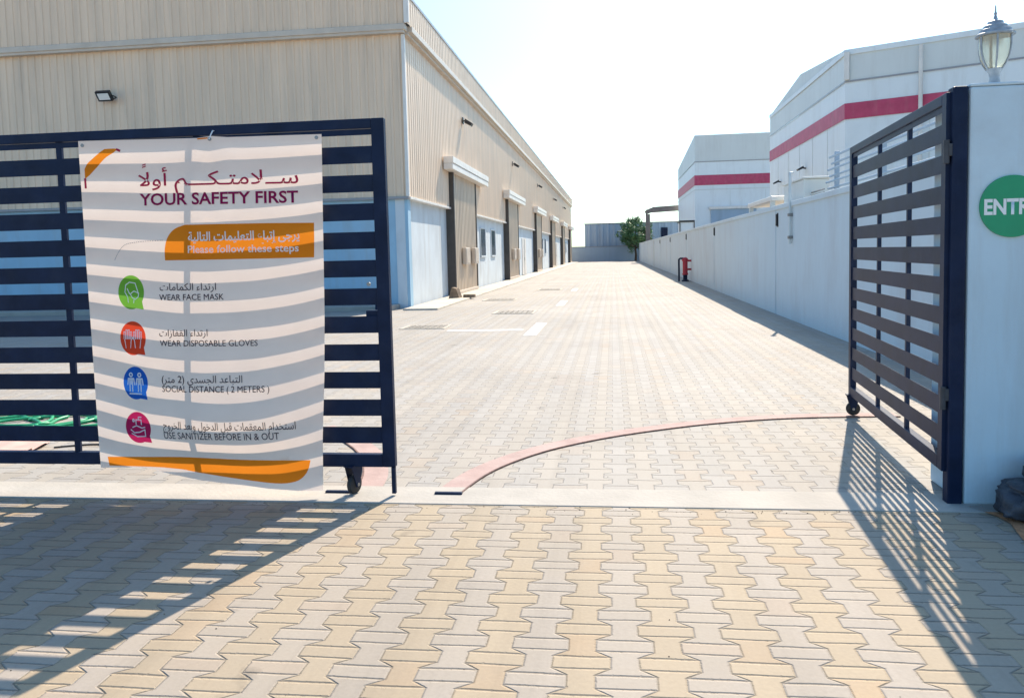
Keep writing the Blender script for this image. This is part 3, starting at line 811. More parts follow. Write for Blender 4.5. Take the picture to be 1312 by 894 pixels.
rs_ = MB().box(8.9, 12.9, 75.08, 75.16, 0.1, 5.0).build('roller_shutter', MT['far_blue'], sb)
MB().box(8.7, 13.1, 74.9, 75.19, 5.0, 5.25, 0.02).build('shutter_hood', MT['white_trim'], rs_)

# far end of the yard
fb = thing('sheet_metal_shed', (-4.0, 117, 0), 'grey blue sheet metal shed standing across the far end of the yard', 'shed')
MB().ribs((-3.95, 117.0, 0), VX, -VY, 16.5, 0, 5.35, 0.9, 0.07).build('front_wall', MT['far_blue'], fb)
MB().box(-3.95, 12.55, 117.05, 128, 0, 5.30).build('body', MT['far_blue'], fb)
MB().box(-4.05, 12.65, 116.85, 128.1, 5.35, 5.45, 0.01).build('roof_edge', MT['rooftop'], fb)
MB().box(6.9, 7.8, 116.8, 116.92, 2.3, 4.6).build('dark_louvre', MT['black_steel'], fb)
lw = thing('low_wall', (-8, 115.6, 0), 'low grey blue wall closing the far end of the yard', 'wall')
MB().box(-30, 3.3, 115.6, 115.85, 0, 2.05).build('panel', MT['far_blue'], lw)
MB().box(-30, 3.35, 115.55, 115.9, 2.05, 2.14, 0.01).build('coping', MT['rooftop'], lw)

pt = thing('portal_frame', (3.95, 95, 0), 'brownish grey carport frame rising above the far end of the right wall', 'carport')
MB().box(3.85, 4.35, 94.8, 95.2, 0, 5.6, 0.03).build('post', MT['beam'], pt)
MB().box(9.6, 10.1, 94.8, 95.2, 0, 5.8, 0.03).build('post', MT['beam'], pt)
MB().prism([(3.85, 94.75, 5.55), (4.45, 94.75, 5.75), (10.3, 94.75, 6.0), (10.3, 94.75, 6.65), (4.75, 94.75, 6.4), (4.2, 94.75, 6.2), (3.85, 94.75, 5.85)], (0, 0.5, 0)).build('beam', MT['beam'], pt)
MB().prism([(3.95, 95.26, 6.0), (10.3, 95.26, 6.45), (10.3, 95.26, 6.6), (3.95, 95.26, 6.15)], (0, 5.5, 0)).build('roof_sheet', MT['beam'], pt)
sc = thing('site_cabin', (6.3, 70, 0), 'small pale cabin with black edges behind the far part of the right wall', 'cabin')
MB().box(5.75, 6.85, 70.0, 72.5, 0, 3.75, 0.02).build('body', MT['rb_white'], sc)
mb = MB().box(5.66, 6.94, 69.9, 72.6, 3.76, 3.9).box(5.66, 5.74, 69.92, 69.99, 0, 3.75).box(6.86, 6.94, 69.92, 69.99, 0, 3.75)
mb.build('edge_frame', MT['black_trim'], sc)

# tree at the end of the wall
tx, ty = 3.15, 113.0
tr = thing('tree', (tx, ty, 0), 'rounded dark green tree at the far end of the white wall', 'tree')
rg = random.Random(4)
mb = MB()
mb.tube([(tx, ty, 0), (tx+0.05, ty, 0.9), (tx-0.05, ty, 1.8), (tx+0.05, ty+0.1, 3.0), (tx, ty, 4.4)], [0.2, 0.16, 0.13, 0.1, 0.04], 10)
tips = []
for k in range(16):
    a = rg.uniform(0, 6.28); h0 = rg.uniform(1.5, 3.6); L = rg.uniform(1.0, 2.0)
    e = Vector((tx+math.cos(a)*L, ty+math.sin(a)*L, h0+rg.uniform(0.3, 1.5)))
    mb.tube([(tx, ty, h0), (tx+math.cos(a)*L*0.5, ty+math.sin(a)*L*0.5, h0+0.35), e], [0.07, 0.045, 0.015], 6)
    tips.append(e)
mb.build('trunk', MT['bark'], tr, 60)
mb = MB()
cl = []
while len(cl) < 95:
    v = Vector((rg.uniform(-1, 1), rg.uniform(-1, 1), rg.uniform(-1, 1)))
    if 0.35 < v.length < 1.0:
        w = 2.45*(1.0-0.18*max(v.z, 0))
        cl.append((Vector((tx+v.x*w, ty+v.y*w, 3.75+v.z*2.3)), rg.uniform(0.28, 0.62)))
for c, r in cl:
    for k in range(95):
        n = Vector((rg.gauss(0, 1), rg.gauss(0, 1), rg.gauss(0, 1))).normalized()
        p = c+n*r*rg.uniform(0.5, 1.1)
        s1 = rg.uniform(0.05, 0.11)
        ax = Vector((rg.gauss(0, 1), rg.gauss(0, 1), rg.gauss(0, 0.6))).normalized()
        bx = ax.cross(n+Vector((0.1, 0.2, 0.3))).normalized()
        mb.poly([p-ax*s1*1.7, p-bx*s1*0.7, p+ax*s1*1.7, p+bx*s1*0.7])
mb.build('crown', MT['leaf'], tr)

# ------------------------------------------------------------------ gates
ZB, ZT = 0.185, 2.335
def gate_parts(root, o, ex, ey, length, uprights, verts_front=False):
    """o: hinge foot (z=0), ex along the leaf, ey to its back"""
    def bx(mb, t0, t1, d0, d1_, z0, z1, bev=0.004):
        mb.frame_box(o+ex*t0+ey*d0+VZ*z0, ex, ey, t1-t0, d1_-d0, z1-z0, bev)
        return mb
    fr = MB()
    bx(fr, 0, 0.08, 0, 0.05, ZB, ZT)
    bx(fr, length-0.08, length, 0, 0.05, ZB, ZT)
    bx(fr, 0.08, length-0.08, 0, 0.05, ZT-0.06, ZT)
    bx(fr, 0.08, length-0.08, 0, 0.05, ZB, ZB+0.08)
    fr.build('frame', MT['black_steel'], root)
    sl = MB()
    pitch = (ZT-0.095-(ZB+0.08)-0.0695)/11.0
    bx(sl, 0.082, length-0.082, 0.010, 0.0125, ZT-0.098, ZT-0.064, 0.0005)
    for k in range(11):
        z0 = ZB+0.08+0.0695+k*pitch
        bx(sl, 0.082, length-0.082, 0.010, 0.0125, z0, z0+pitch-0.0695, 0.0005)
    sl.build('slat_panel', MT['black_steel'], root)
    for t in uprights:
        bx(MB(), t-0.019, t+0.019, 0.0135, 0.040, ZB+0.02, ZT-0.03).build('upright', MT['black_steel'], root)
    return bx

def caster(root, c, fork_dir):
    """c: ground contact point"""
    c = Vector(c); fd = Vector(fork_dir).normalized(); ax = Vector((-fd.y, fd.x, 0))
    mb = MB()
    for s in (-1, 1):
        p = c+ax*(0.026*s)
        mb.prism([p-fd*0.055+VZ*0.185, p+fd*0.055+VZ*0.185, p+fd*0.014+VZ*0.045, p-fd*0.014+VZ*0.045], ax*(0.005*s))
    mb.frame_box(c-fd*0.06-ax*0.034+VZ*0.178, fd, ax, 0.12, 0.068, 0.009)
    k = mb.build('caster', MT['black_steel'], root)
    mb = MB()
    n = 20
    prof = [(0.046, -0.02), (0.058, -0.014), (0.06, 0.0), (0.058, 0.014), (0.046, 0.02)]
    rings = [[mb.bm.verts.new(c+VZ*0.061+ax*q+(fd*math.cos(6.2832*i/n)+VZ*math.sin(6.2832*i/n))*r) for i in range(n)] for r, q in prof]
    for A, B_ in zip(rings, rings[1:]):
        for i in range(n): mb.bm.faces.new((A[i], A[(i+1) % n], B_[(i+1) % n], B_[i]))
    mb.bm.faces.new(rings[0]); mb.bm.faces.new(rings[-1][::-1])
    mb.build('wheel', MT['rubber'], k, 40)
    MB().tube([c+VZ*0.061-ax*0.036, c+VZ*0.061+ax*0.036], 0.011, 10).build('axle', MT['steel'], k, 40)

GY = 4.80
lg = thing('swing_gate', (-4.62, GY, 0), 'closed black slatted steel gate carrying the white safety banner', 'gate')
LL = 3.255
bx = gate_parts(lg, Vector((-4.62, GY, 0)), VX, VY, LL, (1.105, 2.04, 0.35))
caster(lg, (-1.645, GY+0.035, 0.006), (0.35, 1, 0))
MB().box(-1.39, -1.366, GY-0.006, GY+0.02, 0.02, ZB).build('drop_bolt', MT['black_steel'], lg)
MB().box(-1.53, -1.445, GY+0.036, GY+0.075, 1.085, 1.165, 0.006).build('lock_box', MT['black_steel'], lg)
MB().tube([(-1.49, GY-0.004, 1.33), (-1.49, GY-0.016, 1.33)], 0.012, 10).build('lock_button', MT['steel'], lg)
gpl = thing('gate_column', (-4.95, GY, 0), 'white plastered column carrying the closed banner gate', 'column')
MB().box(-5.25, -4.72, GY, GY+0.5, 0, 2.36, 0.012).build('shaft', MT['plaster'], gpl)
MB().box(-4.715, -4.64, GY, GY+0.075, 0, 2.36, 0.006).build('hinge_post', MT['black_steel'], gpl)

H = Vector((1.862, 4.83, 0)); E_ = Vector((2.048, 7.35, 0))
ge = (E_-H); GL = ge.length; ge.normalize()
gb = Vector((ge.y, -ge.x, 0))       # back of the leaf: away from the camera side (+X)
rg_ = thing('swing_gate', tuple(H), 'black slatted steel gate standing open beside the white column', 'gate')
gate_parts(rg_, H, ge, gb, GL, (0.32*GL, 0.63*GL))
caster(rg_, tuple(H+ge*(GL-0.05)+gb*0.03+VZ*0.006), (0.9, -0.1, 0))
for z in (0.55, 1.94):
    MB().tube([H-ge*0.012+VZ*z, H-ge*0.012+VZ*(z+0.13)], 0.017, 10).build('hinge', MT['hinge'], rg_, 40)
gp = thing('gate_post', (1.925, GY+0.03, 0), 'black square steel post standing against the white column', 'post')
MB().box(1.885, 1.965, GY-0.005, GY+0.075, 0, 2.36, 0.008).build('shaft', MT['black_steel'], gp)
for z in (0.60, 1.98): MB().box(1.866, 1.888, GY+0.0, GY+0.03, z, z+0.07, 0.003).build('hinge_plate', MT['hinge'], gp)

# ------------------------------------------------------------------ column, sign, lantern
cl_ = thing('gate_column', (2.2, 5.05, 0), 'white plastered gate column with the green entry disc on its face', 'column')
MB().box(1.975, 2.47, GY, GY+0.5, 0, 2.355, 0.014).build('shaft', MT['plaster'], cl_)
MB().box(1.973, 2.472, GY-0.002, GY+0.502, 2.3555, 2.372, 0.006).build('cap', MT['plaster'], cl_)
fwl = thing('boundary_wall', (4.5, GY+0.2, 0), 'white front wall running off to the right of the gate column', 'wall')
MB().box(2.475, 9.0, GY+0.12, GY+0.32, 0, 2.2).build('wall_panel', MT['wallwhite'], fwl)
MB().box(2.475, 9.03, GY+0.09, GY+0.35, 2.2, 2.28, 0.01).build('coping', MT['wallwhite'], fwl)

def text_mesh(s, bold=0.0, res=3):
    cu = bpy.data.curves.new('lettering', 'FONT')
    cu.body = s
    cu.size = 1
    cu.resolution_u = res
    cu.offset = bold
    ob = bpy.data.objects.new('lettering', cu)
    COL.objects.link(ob)
    bpy.context.view_layer.update()
    me = bpy.data.meshes.new_from_object(ob.evaluated_get(bpy.context.evaluated_depsgraph_get()))
    COL.objects.unlink(ob)
    bpy.data.objects.remove(ob)
    return me

def fit_text(s, x0, x1, base, top, fn, name, material, parent, bold=0.0, capref=None):
    """text squeezed between x0..x1, with letters (capref's height) from base to top; fn maps (x,z) to 3D"""
    me = text_mesh(s, bold)
    bm = bmesh.new(); bm.from_mesh(me)
    xs = [v.co.x for v in bm.verts]
    if capref is None:
        ys = [v.co.y for v in bm.verts]; h0 = max(ys)
    else: h0 = capref
    a, c = min(xs), max(xs)
    z0, z1 = base if isinstance(base, tuple) else (base, base)
    for v in bm.verts:
        f = (v.co.x-a)/(c-a)
        v.co = fn(x0+(x1-x0)*f, z0+(z1-z0)*f + v.co.y/h0*(top-(z0+z1)/2))
    mb = MB(); mb.bm.free(); mb.bm = bm
    bpy.data.meshes.remove(me)
    return mb.build(name, material, parent)

SX, SZ, SR = 2.2, 1.692, 0.171
es = thing('entry_sign', (SX, GY, SZ), 'round green sign reading ENTRY on the white gate column', 'sign')
mb = MB()
n = 64
a = [mb.bm.verts.new((SX+SR*math.cos(6.28319*i/n), GY-0.014, SZ+SR*math.sin(6.28319*i/n))) for i in range(n)]
c = [mb.bm.verts.new((SX+SR*math.cos(6.28319*i/n), GY-0.0005, SZ+SR*math.sin(6.28319*i/n))) for i in range(n)]
mb.bm.faces.new(a)
for i in range(n): mb.bm.faces.new((a[i], a[(i+1) % n], c[(i+1) % n], c[i]))
mb.build('disc', MT['green_sign'], es)
fit_text('ENTRY', SX-0.150, SX+0.150, SZ-0.042, SZ+0.042, lambda x, z: Vector((x, GY-0.0155, z)), 'lettering', MT['sign_white'], es, bold=0.035)

LX, LY, LZ = 2.215, 5.07, 2.372
ln = thing('post_lantern', (LX, LY, LZ), 'small classic lantern with amber glass bowl on top of the gate column', 'lantern')
MB().lathe((LX, LY, LZ), [(0.050, 0), (0.050, 0.012), (0.036, 0.02), (0.030, 0.05), (0.026, 0.075), (0.03, 0.10), (0.04, 0.115), (0.042, 0.125)], 24).build('base', MT['lamp_metal'], ln, 40)
MB().lathe((LX, LY, LZ), [(0.040, 0.126), (0.056, 0.15), (0.070, 0.18), (0.079, 0.215), (0.083, 0.255), (0.083, 0.308)], 24).build('glass_bowl', MT['amber'], ln, 60)
for k in range(6):
    a_ = 6.28319*(k+0.25)/6
    MB().tube([(LX+math.cos(a_)*r, LY+math.sin(a_)*r, LZ+z) for r, z in ((0.043, 0.122), (0.060, 0.148), (0.074, 0.178), (0.083, 0.215), (0.087, 0.255), (0.088, 0.312))], 0.005, 6).build('rib', MT['lamp_metal'], ln, 60)
MB().lathe((LX, LY, LZ), [(0.085, 0.309), (0.104, 0.311), (0.104, 0.32), (0.088, 0.328), (0.083, 0.345), (0.066, 0.352), (0.062, 0.368), (0.046, 0.376), (0.040, 0.392), (0.018, 0.404), (0.011, 0.412), (0.006, 0.43), (0.009, 0.438), (0.005, 0.448), (0.003, 0.485)], 24).build('roof_cap', MT['lamp_metal'], ln, 30)

# bundle by the column
bg = thing('tarpaulin_bundle', (2.4, 4.62, 0), 'dark grey tarpaulin bundle lying on the dirt by the gate column', 'bundle')
def lump(c, rad, seed, name):
    mb = MB()
    bmesh.ops.create_icosphere(mb.bm, subdivisions=4, radius=1)
    for v in mb.bm.verts:
        n_ = v.co.normalized()
        q = Vector((math.copysign(abs(n_.x)**0.6, n_.x), math.copysign(abs(n_.y)**0.7, n_.y), math.copysign(abs(n_.z)**0.55, n_.z)))
        f_ = 1+0.22*noise.noise(n_*1.7+Vector((seed, 0, 0)))-0.22*abs(noise.noise(n_*3.5+Vector((0, seed, 0))))-0.12*abs(noise.noise(n_*9+Vector((0, 0, seed))))+0.06
        v.co = Vector(c)+Vector((q.x*rad[0], q.y*rad[1], q.z*rad[2]))*f_*0.85
        v.co.z = max(v.co.z, 0.004)
    return mb.build(name, MT['bag'], bg, 'all')
lump((2.385, 4.57, 0.10), (0.36, 0.20, 0.125), 2.3, 'folded_body')
lump((2.40, 4.64, 0.245), (0.20, 0.11, 0.075), 5.1, 'folded_flap')

# ------------------------------------------------------------------ things on the ground behind the closed gate
ho = thing('garden_hose', (-5.4, 6.8, 0), 'loose green hose lying in loops behind the closed gate', 'hose')
rh = random.Random(11)
pts = []
for k in range(150):
    t = k/149
    pts.append((-6.0+1.15*t+0.42*math.cos(t*30)*(1-0.5*t)+0.1*math.sin(t*70), 6.85+0.3*math.sin(t*30)+0.12*math.cos(t*17), 0.016+0.012*(k % 30)/30*(1 if t < 0.8 else 0)))
pts += [(-4.7, 6.6, 0.014), (-4.45, 6.75, 0.014), (-4.2, 6.7, 0.014), (-3.95, 6.85, 0.014)]
MB().tube(pts, 0.016, 8).build('hose_line', MT['hose'], ho, 60)
MB().tube([(-3.95, 6.85, 0.014), (-3.86, 6.90, 0.014)], 0.022, 8).build('nozzle', MT['black_trim'], ho)
def crumple(p):
    n_ = noise.noise(Vector((p.x*5, p.y*5, 0)))
    return Vector((p.x+0.05*n_, p.y+0.04*n_, 0.012+0.05*max(0, n_+0.25)))
single(MB().sheet((-5.35, 5.6, 0), (0.75, 0.06, 0), (-0.1, 0.5, 0), 20, 14, crumple), 'plastic_sheet', MT['peach'], (-5, 5.85, 0), 'crumpled peach coloured sheet on the paving behind the closed gate', 'sheet', smooth='all')
cb = []
for k in range(30):
    t = k/29
    cb.append((-4.55+1.3*t, 5.95+0.10*math.sin(t*7)+0.25*t*t, 0.008))
single(MB().tube(cb, 0.007, 6), 'cable', MT['black_trim'], (-4.0, 6, 0), 'thin dark cable trailing over the paving behind the banner gate', 'cable')

# grit blown against the threshold and the column
rgr = random.Random(21)
mb = MB()
for k in range(260):
    if k < 150: x, y = rgr.uniform(-3.6, 1.9), 4.645-abs(rgr.gauss(0, 0.05))
    elif k < 210: x, y = rgr.uniform(-2.5, 1.8), rgr.uniform(2.5, 8.0)
    else: x, y = rgr.uniform(1.9, 2.4), 4.79-abs(rgr.gauss(0, 0.09))
    r = rgr.uniform(0.0015, 0.0045)*(1.6 if k % 17 == 0 else 1)
    p = [Vector((x+r*rgr.uniform(.7, 1.4)*math.cos(a), y+r*rgr.uniform(.7, 1.4)*math.sin(a), 0.0005)) for a in (0, 1.57, 3.14, 4.71)]
    t = mb.bm.verts.new((x, y, r*1.3))
    q = [mb.bm.verts.new(v) for v in p]
    for i in range(4): mb.bm.faces.new((q[i], q[(i+1) % 4], t))
tag(mb.build('grit', MT['stone']), 'fine brown grit scattered over the paving by the threshold', 'grit', kind='stuff')

# ------------------------------------------------------------------ the banner
BX0, BX1, BZT = -3.36, -1.755, 2.26
BY = 4.775
def bulge(x, z):
    u = min(max((x-BX0)/(BX1-BX0), 0), 1); v = min(max((BZT-z)/2.15, 0), 1.05)
    s = max(math.sin(math.pi*u**1.22), 0)**0.85
    f_ = 0.012+0.155*v**0.85*s
    # pinch under the middle tie and soft creases
    du = u-0.56
    f_ += 0.010*math.exp(-(du/0.035)**2)*math.exp(-v*7)-0.012*math.exp(-((abs(du)-0.075)/0.04)**2)*math.exp(-v*7)*0.7
    f_ += s*(0.010*noise.noise(Vector((u*3.1, v*4.2, 1.7)))+0.0045*noise.noise(Vector((u*8+v*3, v*9, 4.2))))*(0.35+v)
    f_ += 0.02*v**6*math.sin(u*9.0)*s
    hem = min(max((v-0.80)/0.2, 0), 1)
    f_ -= hem*hem*(3-2*hem)*0.085*s
    return f_
def on_banner(x, z, lift=0.0):
    return Vector((x, BY-bulge(x, z)-lift, z))
bn = thing('safety_banner', (-2.55, BY, 0.05), 'large white printed safety banner tied to the slats of the closed gate', 'banner')
outline = [(-3.339, 2.269), (-2.95, 2.262), (-2.55, 2.256), (-2.45, 2.262), (-2.35, 2.254), (-1.742, 2.246), (-1.757, 1.643), (-1.767, 1.163), (-1.782, 0.776), (-1.806, 0.385), (-1.818, 0.05),
           (-1.90, 0.052), (-1.979, 0.056), (-2.15, 0.070), (-2.318, 0.088), (-2.47, 0.10), (-2.619, 0.118), (-2.802, 0.154), (-2.90, 0.176), (-2.994, 0.192), (-3.15, 0.186), (-3.317, 0.175), (-3.321, 0.582), (-3.325, 0.986), (-3.333, 1.486), (-3.336, 1.882)]
def ellipse_bubble(cx, cz, rx, rz, tip):
    pts = []
    n = 40
    a_t = math.atan2((tip[1]-cz)/rz, (tip[0]-cx)/rx)
    for i in range(n):
        a_ = a_t+2*math.pi*(i+0.5)/n
        pts.append((cx+rx*math.cos(a_), cz+rz*math.sin(a_)))
    # the tail sits between the last and first points
    pts = pts[1:-2]
    return pts+[tip]
shapes = [
    ('orange_ribbon', 'banner_orange', smooth_curve([(-3.163, 2.212), (-3.10, 2.213), (-3.072, 2.208)], 4)+smooth_curve([(-3.103, 2.186), (-3.16, 2.155), (-3.22, 2.10), (-3.270, 2.055)], 5)+[(-3.306, 2.030)]+smooth_curve([(-3.306, 2.093), (-3.285, 2.125), (-3.254, 2.150), (-3.20, 2.19)], 4)),
    ('title_panel', 'banner_orange', smooth_curve([(-2.768, 1.505), (-2.768, 1.575), (-2.748, 1.645), (-2.70, 1.697), (-2.63, 1.722)], 5)+[(-2.4, 1.721), (-2.1, 1.718), (-1.809, 1.713), (-1.812, 1.6), (-1.816, 1.502), (-2.1, 1.502), (-2.4, 1.503)]),
    ('orange_footer', 'banner_orange', smooth_curve([(-3.258, 0.251), (-2.991, 0.262), (-2.721, 0.268), (-2.5, 0.262), (-2.362, 0.258), (-1.886, 0.245)], 4)+smooth_curve([(-1.897, 0.20), (-1.925, 0.15), (-1.985, 0.112), (-2.114, 0.104), (-2.398, 0.134), (-2.62, 0.166)], 4)+[(-2.72, 0.186), (-2.85, 0.196), (-2.938, 0.198), (-3.1, 0.196), (-3.25, 0.193)]),
    ('green_bubble', 'b_green', ellipse_bubble(-3.014, 1.310, 0.093, 0.107, (-2.926, 1.201))),
    ('red_bubble', 'b_red', ellipse_bubble(-3.011, 1.021, 0.095, 0.107, (-2.922, 0.916))),
    ('blue_bubble', 'b_blue', ellipse_bubble(-3.004, 0.738, 0.093, 0.104, (-2.917, 0.634))),
    ('crimson_bubble', 'b_maroon', ellipse_bubble(-3.001, 0.454, 0.094, 0.101, (-2.910, 0.357))),
]
def dedupe(pts):
    o = []
    for p in pts:
        if not o or (Vector(p)-Vector(o[-1])).length > 0.004: o.append(tuple(p))
    if (Vector(o[0])-Vector(o[-1])).length < 0.004: o.pop()
    return o
cv, cf, smat = [], [], []
for pts in [outline]+[dedupe(s[2]) for s in shapes]:
    if sum(p[0]*q[1]-q[0]*p[1] for p, q in zip(pts, pts[1:]+pts[:1])) < 0: pts = pts[::-1]
    i0 = len(cv)
    cv += [Vector(p) for p in pts]
    cf.append(list(range(i0, i0+len(pts))))
for i in range(1, 46):
    for j in range(1, 66):
        cv.append(Vector((BX0+0.03+(BX1-BX0-0.06)*i/46+0.004*((j % 2)-0.5), 0.05+(2.24-0.05)*j/66)))
rv, re_, rf, ov, oe, of = delaunay_2d_cdt(cv, [], cf, 0, 1e-5, True)
mbs = [MB() for _ in cf]
maps = [dict() for _ in cf]
for tri, src in zip(rf, of):
    if not src: continue
    k = max(src)
    vs = []
    for i in tri:
        if i not in maps[k]: maps[k][i] = mbs[k].bm.verts.new(on_banner(rv[i].x, rv[i].y))
        vs.append(maps[k][i])
    mbs[k].bm.faces.new(vs)
mbs[0].build('sheet', MT['banner'], bn, 'all')
parts = {}
for k, (nm, mt, _) in enumerate(shapes):
    parts[nm] = mbs[k+1].build(nm, MT[mt], bn, 'all')
INK = 0.0025
def strokes(lines, r, name, material, parent, closed=False):
    """printed strokes: flat ribbons a hair in front of the vinyl"""
    mb = MB()
    for ln_ in lines:
        for (ax, az), (bx_, bz) in zip(ln_, ln_[1:]):
            d = Vector((bx_-ax, bz-az))
            if d.length < 1e-6: continue
            t = d.normalized(); n_ = Vector((-t.y, t.x))*r
            a2, b2 = Vector((ax, az))-t*r*0.6, Vector((bx_, bz))+t*r*0.6
            mb.poly([on_banner(*(a2-n_), INK), on_banner(*(b2-n_), INK), on_banner(*(b2+n_), INK), on_banner(*(a2+n_), INK)])
    return mb.build(name, material, parent)
def ring(cx, cz, rx, rz, a0=0, a1=360, n=16):
    return [(cx+rx*math.cos(R(a0+(a1-a0)*i/n)), cz+rz*math.sin(R(a0+(a1-a0)*i/n))) for i in range(n+1)]
# pictograms
c = (-3.012, 1.312)
strokes([[(c[0]-0.022, c[1]-0.065), (c[0]-0.026, c[1]-0.03), (c[0]-0.045, c[1]+0.0), (c[0]-0.038, c[1]+0.045), (c[0]-0.01, c[1]+0.062), (c[0]+0.03, c[1]+0.055), (c[0]+0.042, c[1]+0.02), (c[0]+0.052, c[1]-0.012)],
         [(c[0]-0.006, c[1]-0.012), (c[0]+0.02, c[1]+0.006), (c[0]+0.054, c[1]-0.008), (c[0]+0.05, c[1]-0.03), (c[0]+0.03, c[1]-0.046), (c[0]+0.006, c[1]-0.034), (c[0]-0.006, c[1]-0.012)],
         [(c[0]+0.02, c[1]-0.042), (c[0]+0.016, c[1]-0.068)], [(c[0]-0.012, c[1]-0.01), (c[0]-0.028, c[1]+0.022)]], 0.0032, 'pictogram', MT['ink_white'], parts['green_bubble'])
c = (-3.011, 1.022)
gl = []
for s in (-1, 1):
    bx0 = c[0]+s*0.036
    gl.append([(bx0-s*0.018, c[1]-0.062), (bx0-s*0.024, c[1]-0.012)])
    gl.append([(bx0+s*0.016, c[1]-0.062), (bx0+s*0.024, c[1]-0.01)])
    for q in range(4):
        px = bx0-0.024+0.016*q
        gl.append([(px-0.005, c[1]-0.005), (px-0.005, c[1]+0.04+0.012*(1 if 0 < q < 3 else 0)), (px+0.005, c[1]+0.04+0.012*(1 if 0 < q < 3 else 0)), (px+0.005, c[1]-0.005)])
    gl.append([(bx0-s*0.024, c[1]-0.012), (bx0-s*0.046, c[1]+0.012)])
strokes(gl, 0.0026, 'pictogram', MT['ink_white'], parts['red_bubble'])
c = (-3.004, 0.74)
pl = []
for s in (-1, 1):
    bx0 = c[0]+s*0.032
    pl.append(ring(bx0, c[1]+0.05, 0.011, 0.011))
    pl += [[(bx0-0.026, c[1]-0.012), (bx0-0.020, c[1]+0.026), (bx0+0.020, c[1]+0.026), (bx0+0.026, c[1]-0.012)], [(bx0-0.010, c[1]+0.02), (bx0-0.010, c[1]-0.055)], [(bx0+0.010, c[1]+0.02), (bx0+0.010, c[1]-0.055)], [(bx0, c[1]+0.02), (bx0, c[1]-0.01)]]
pl.append([(c[0]-0.045, c[1]-0.07), (c[0]+0.045, c[1]-0.07)])
strokes(pl, 0.0042, 'pictogram', MT['ink_white'], parts['blue_bubble'])
c = (-3.0, 0.455)
strokes([[(c[0]-0.055, c[1]-0.015), (c[0]-0.03, c[1]-0.035), (c[0]+0.01, c[1]-0.03), (c[0]+0.05, c[1]-0.012), (c[0]+0.05, c[1]-0.055), (c[0]-0.01, c[1]-0.06), (c[0]-0.05, c[1]-0.04)],
         [(c[0]-0.04, c[1]+0.0), (c[0]-0.01, c[1]+0.012), (c[0]+0.03, c[1]-0.002), (c[0]+0.052, c[1]+0.004)],
         [(c[0]-0.012, c[1]+0.02), (c[0]-0.012, c[1]+0.05), (c[0]+0.028, c[1]+0.05), (c[0]+0.028, c[1]+0.02)], [(c[0]+0.008, c[1]+0.05), (c[0]+0.008, c[1]+0.068), (c[0]+0.03, c[1]+0.068)],
         ring(c[0]-0.03, c[1]+0.045, 0.006, 0.008)], 0.0036, 'pictogram', MT['ink_white'], parts['crimson_bubble'])
# dotted flourish
dots = smooth_curve([(-3.121, 1.516), (-3.091, 1.565), (-3.046, 1.608), (-2.965, 1.623), (-2.869, 1.628), (-2.775, 1.630)], 6)
strokes([[dots[i], ((dots[i][0]+dots[i+1][0])/2, (dots[i][1]+dots[i+1][1])/2)] for i in range(0, len(dots)-1)], 0.0016, 'dotted_line', MT['ink_dots'], bn)
strokes([[(-3.078, 2.206), (-3.058, 2.197)], [(-3.304, 2.03), (-3.303, 1.975)]], 0.007, 'ribbon_tip', MT['ink_red'], bn)
strokes([[(-2.54, 2.250), (-2.47, 2.251)]], 0.004, 'orange_mark', MT['banner_orange'], bn)
for x, z in ((-3.311, 2.240), (-1.775, 2.226), (-2.455, 2.243)):
    p = on_banner(x, z)
    MB().tube([p+Vector((0, -0.004, 0)), p+Vector((0, 0.001, 0))], 0.011, 12).build('eyelet', MT['steel'], bn)
mb = MB().tube([on_banner(-2.455, 2.243)+Vector((0, -0.006, 0)), (-2.453, 4.768, 2.275), (-2.452, 4.79, 2.30), (-2.45, 4.80, 2.30)], 0.004, 6)
mb.build('tie', MT['sign_white'], bn)
# creases of the lower left hem folded under
# Arabic lettering: joined letter forms, set right to left
F = {'\u0627': '\uFE8D\uFE8E', '\u0623': '\uFE83\uFE84', '\u0625': '\uFE87\uFE88', '\u0628': '\uFE8F\uFE90\uFE91\uFE92', '\u062A': '\uFE95\uFE96\uFE97\uFE98', '\u062C': '\uFE9D\uFE9E\uFE9F\uFEA0',
     '\u062E': '\uFEA5\uFEA6\uFEA7\uFEA8', '\u062F': '\uFEA9\uFEAA', '\u0631': '\uFEAD\uFEAE', '\u0632': '\uFEAF\uFEB0', '\u0633': '\uFEB1\uFEB2\uFEB3\uFEB4', '\u0639': '\uFEC9\uFECA\uFECB\uFECC',
     '\u0641': '\uFED1\uFED2\uFED3\uFED4', '\u0642': '\uFED5\uFED6\uFED7\uFED8', '\u0643': '\uFED9\uFEDA\uFEDB\uFEDC', '\u0644': '\uFEDD\uFEDE\uFEDF\uFEE0', '\u0645': '\uFEE1\uFEE2\uFEE3\uFEE4',
     '\u0648': '\uFEED\uFEEE', '\u064A': '\uFEF1\uFEF2\uFEF3\uFEF4', '\u0649': '\uFEEF\uFEF0', '\u0629': '\uFE93\uFE94', '\u0621': '\uFE80', '\u0640': '\u0640\u0640\u0640\u0640'}
LA = {'\u0627': '\uFEFB\uFEFC', '\u0623': '\uFEF7\uFEF8'}
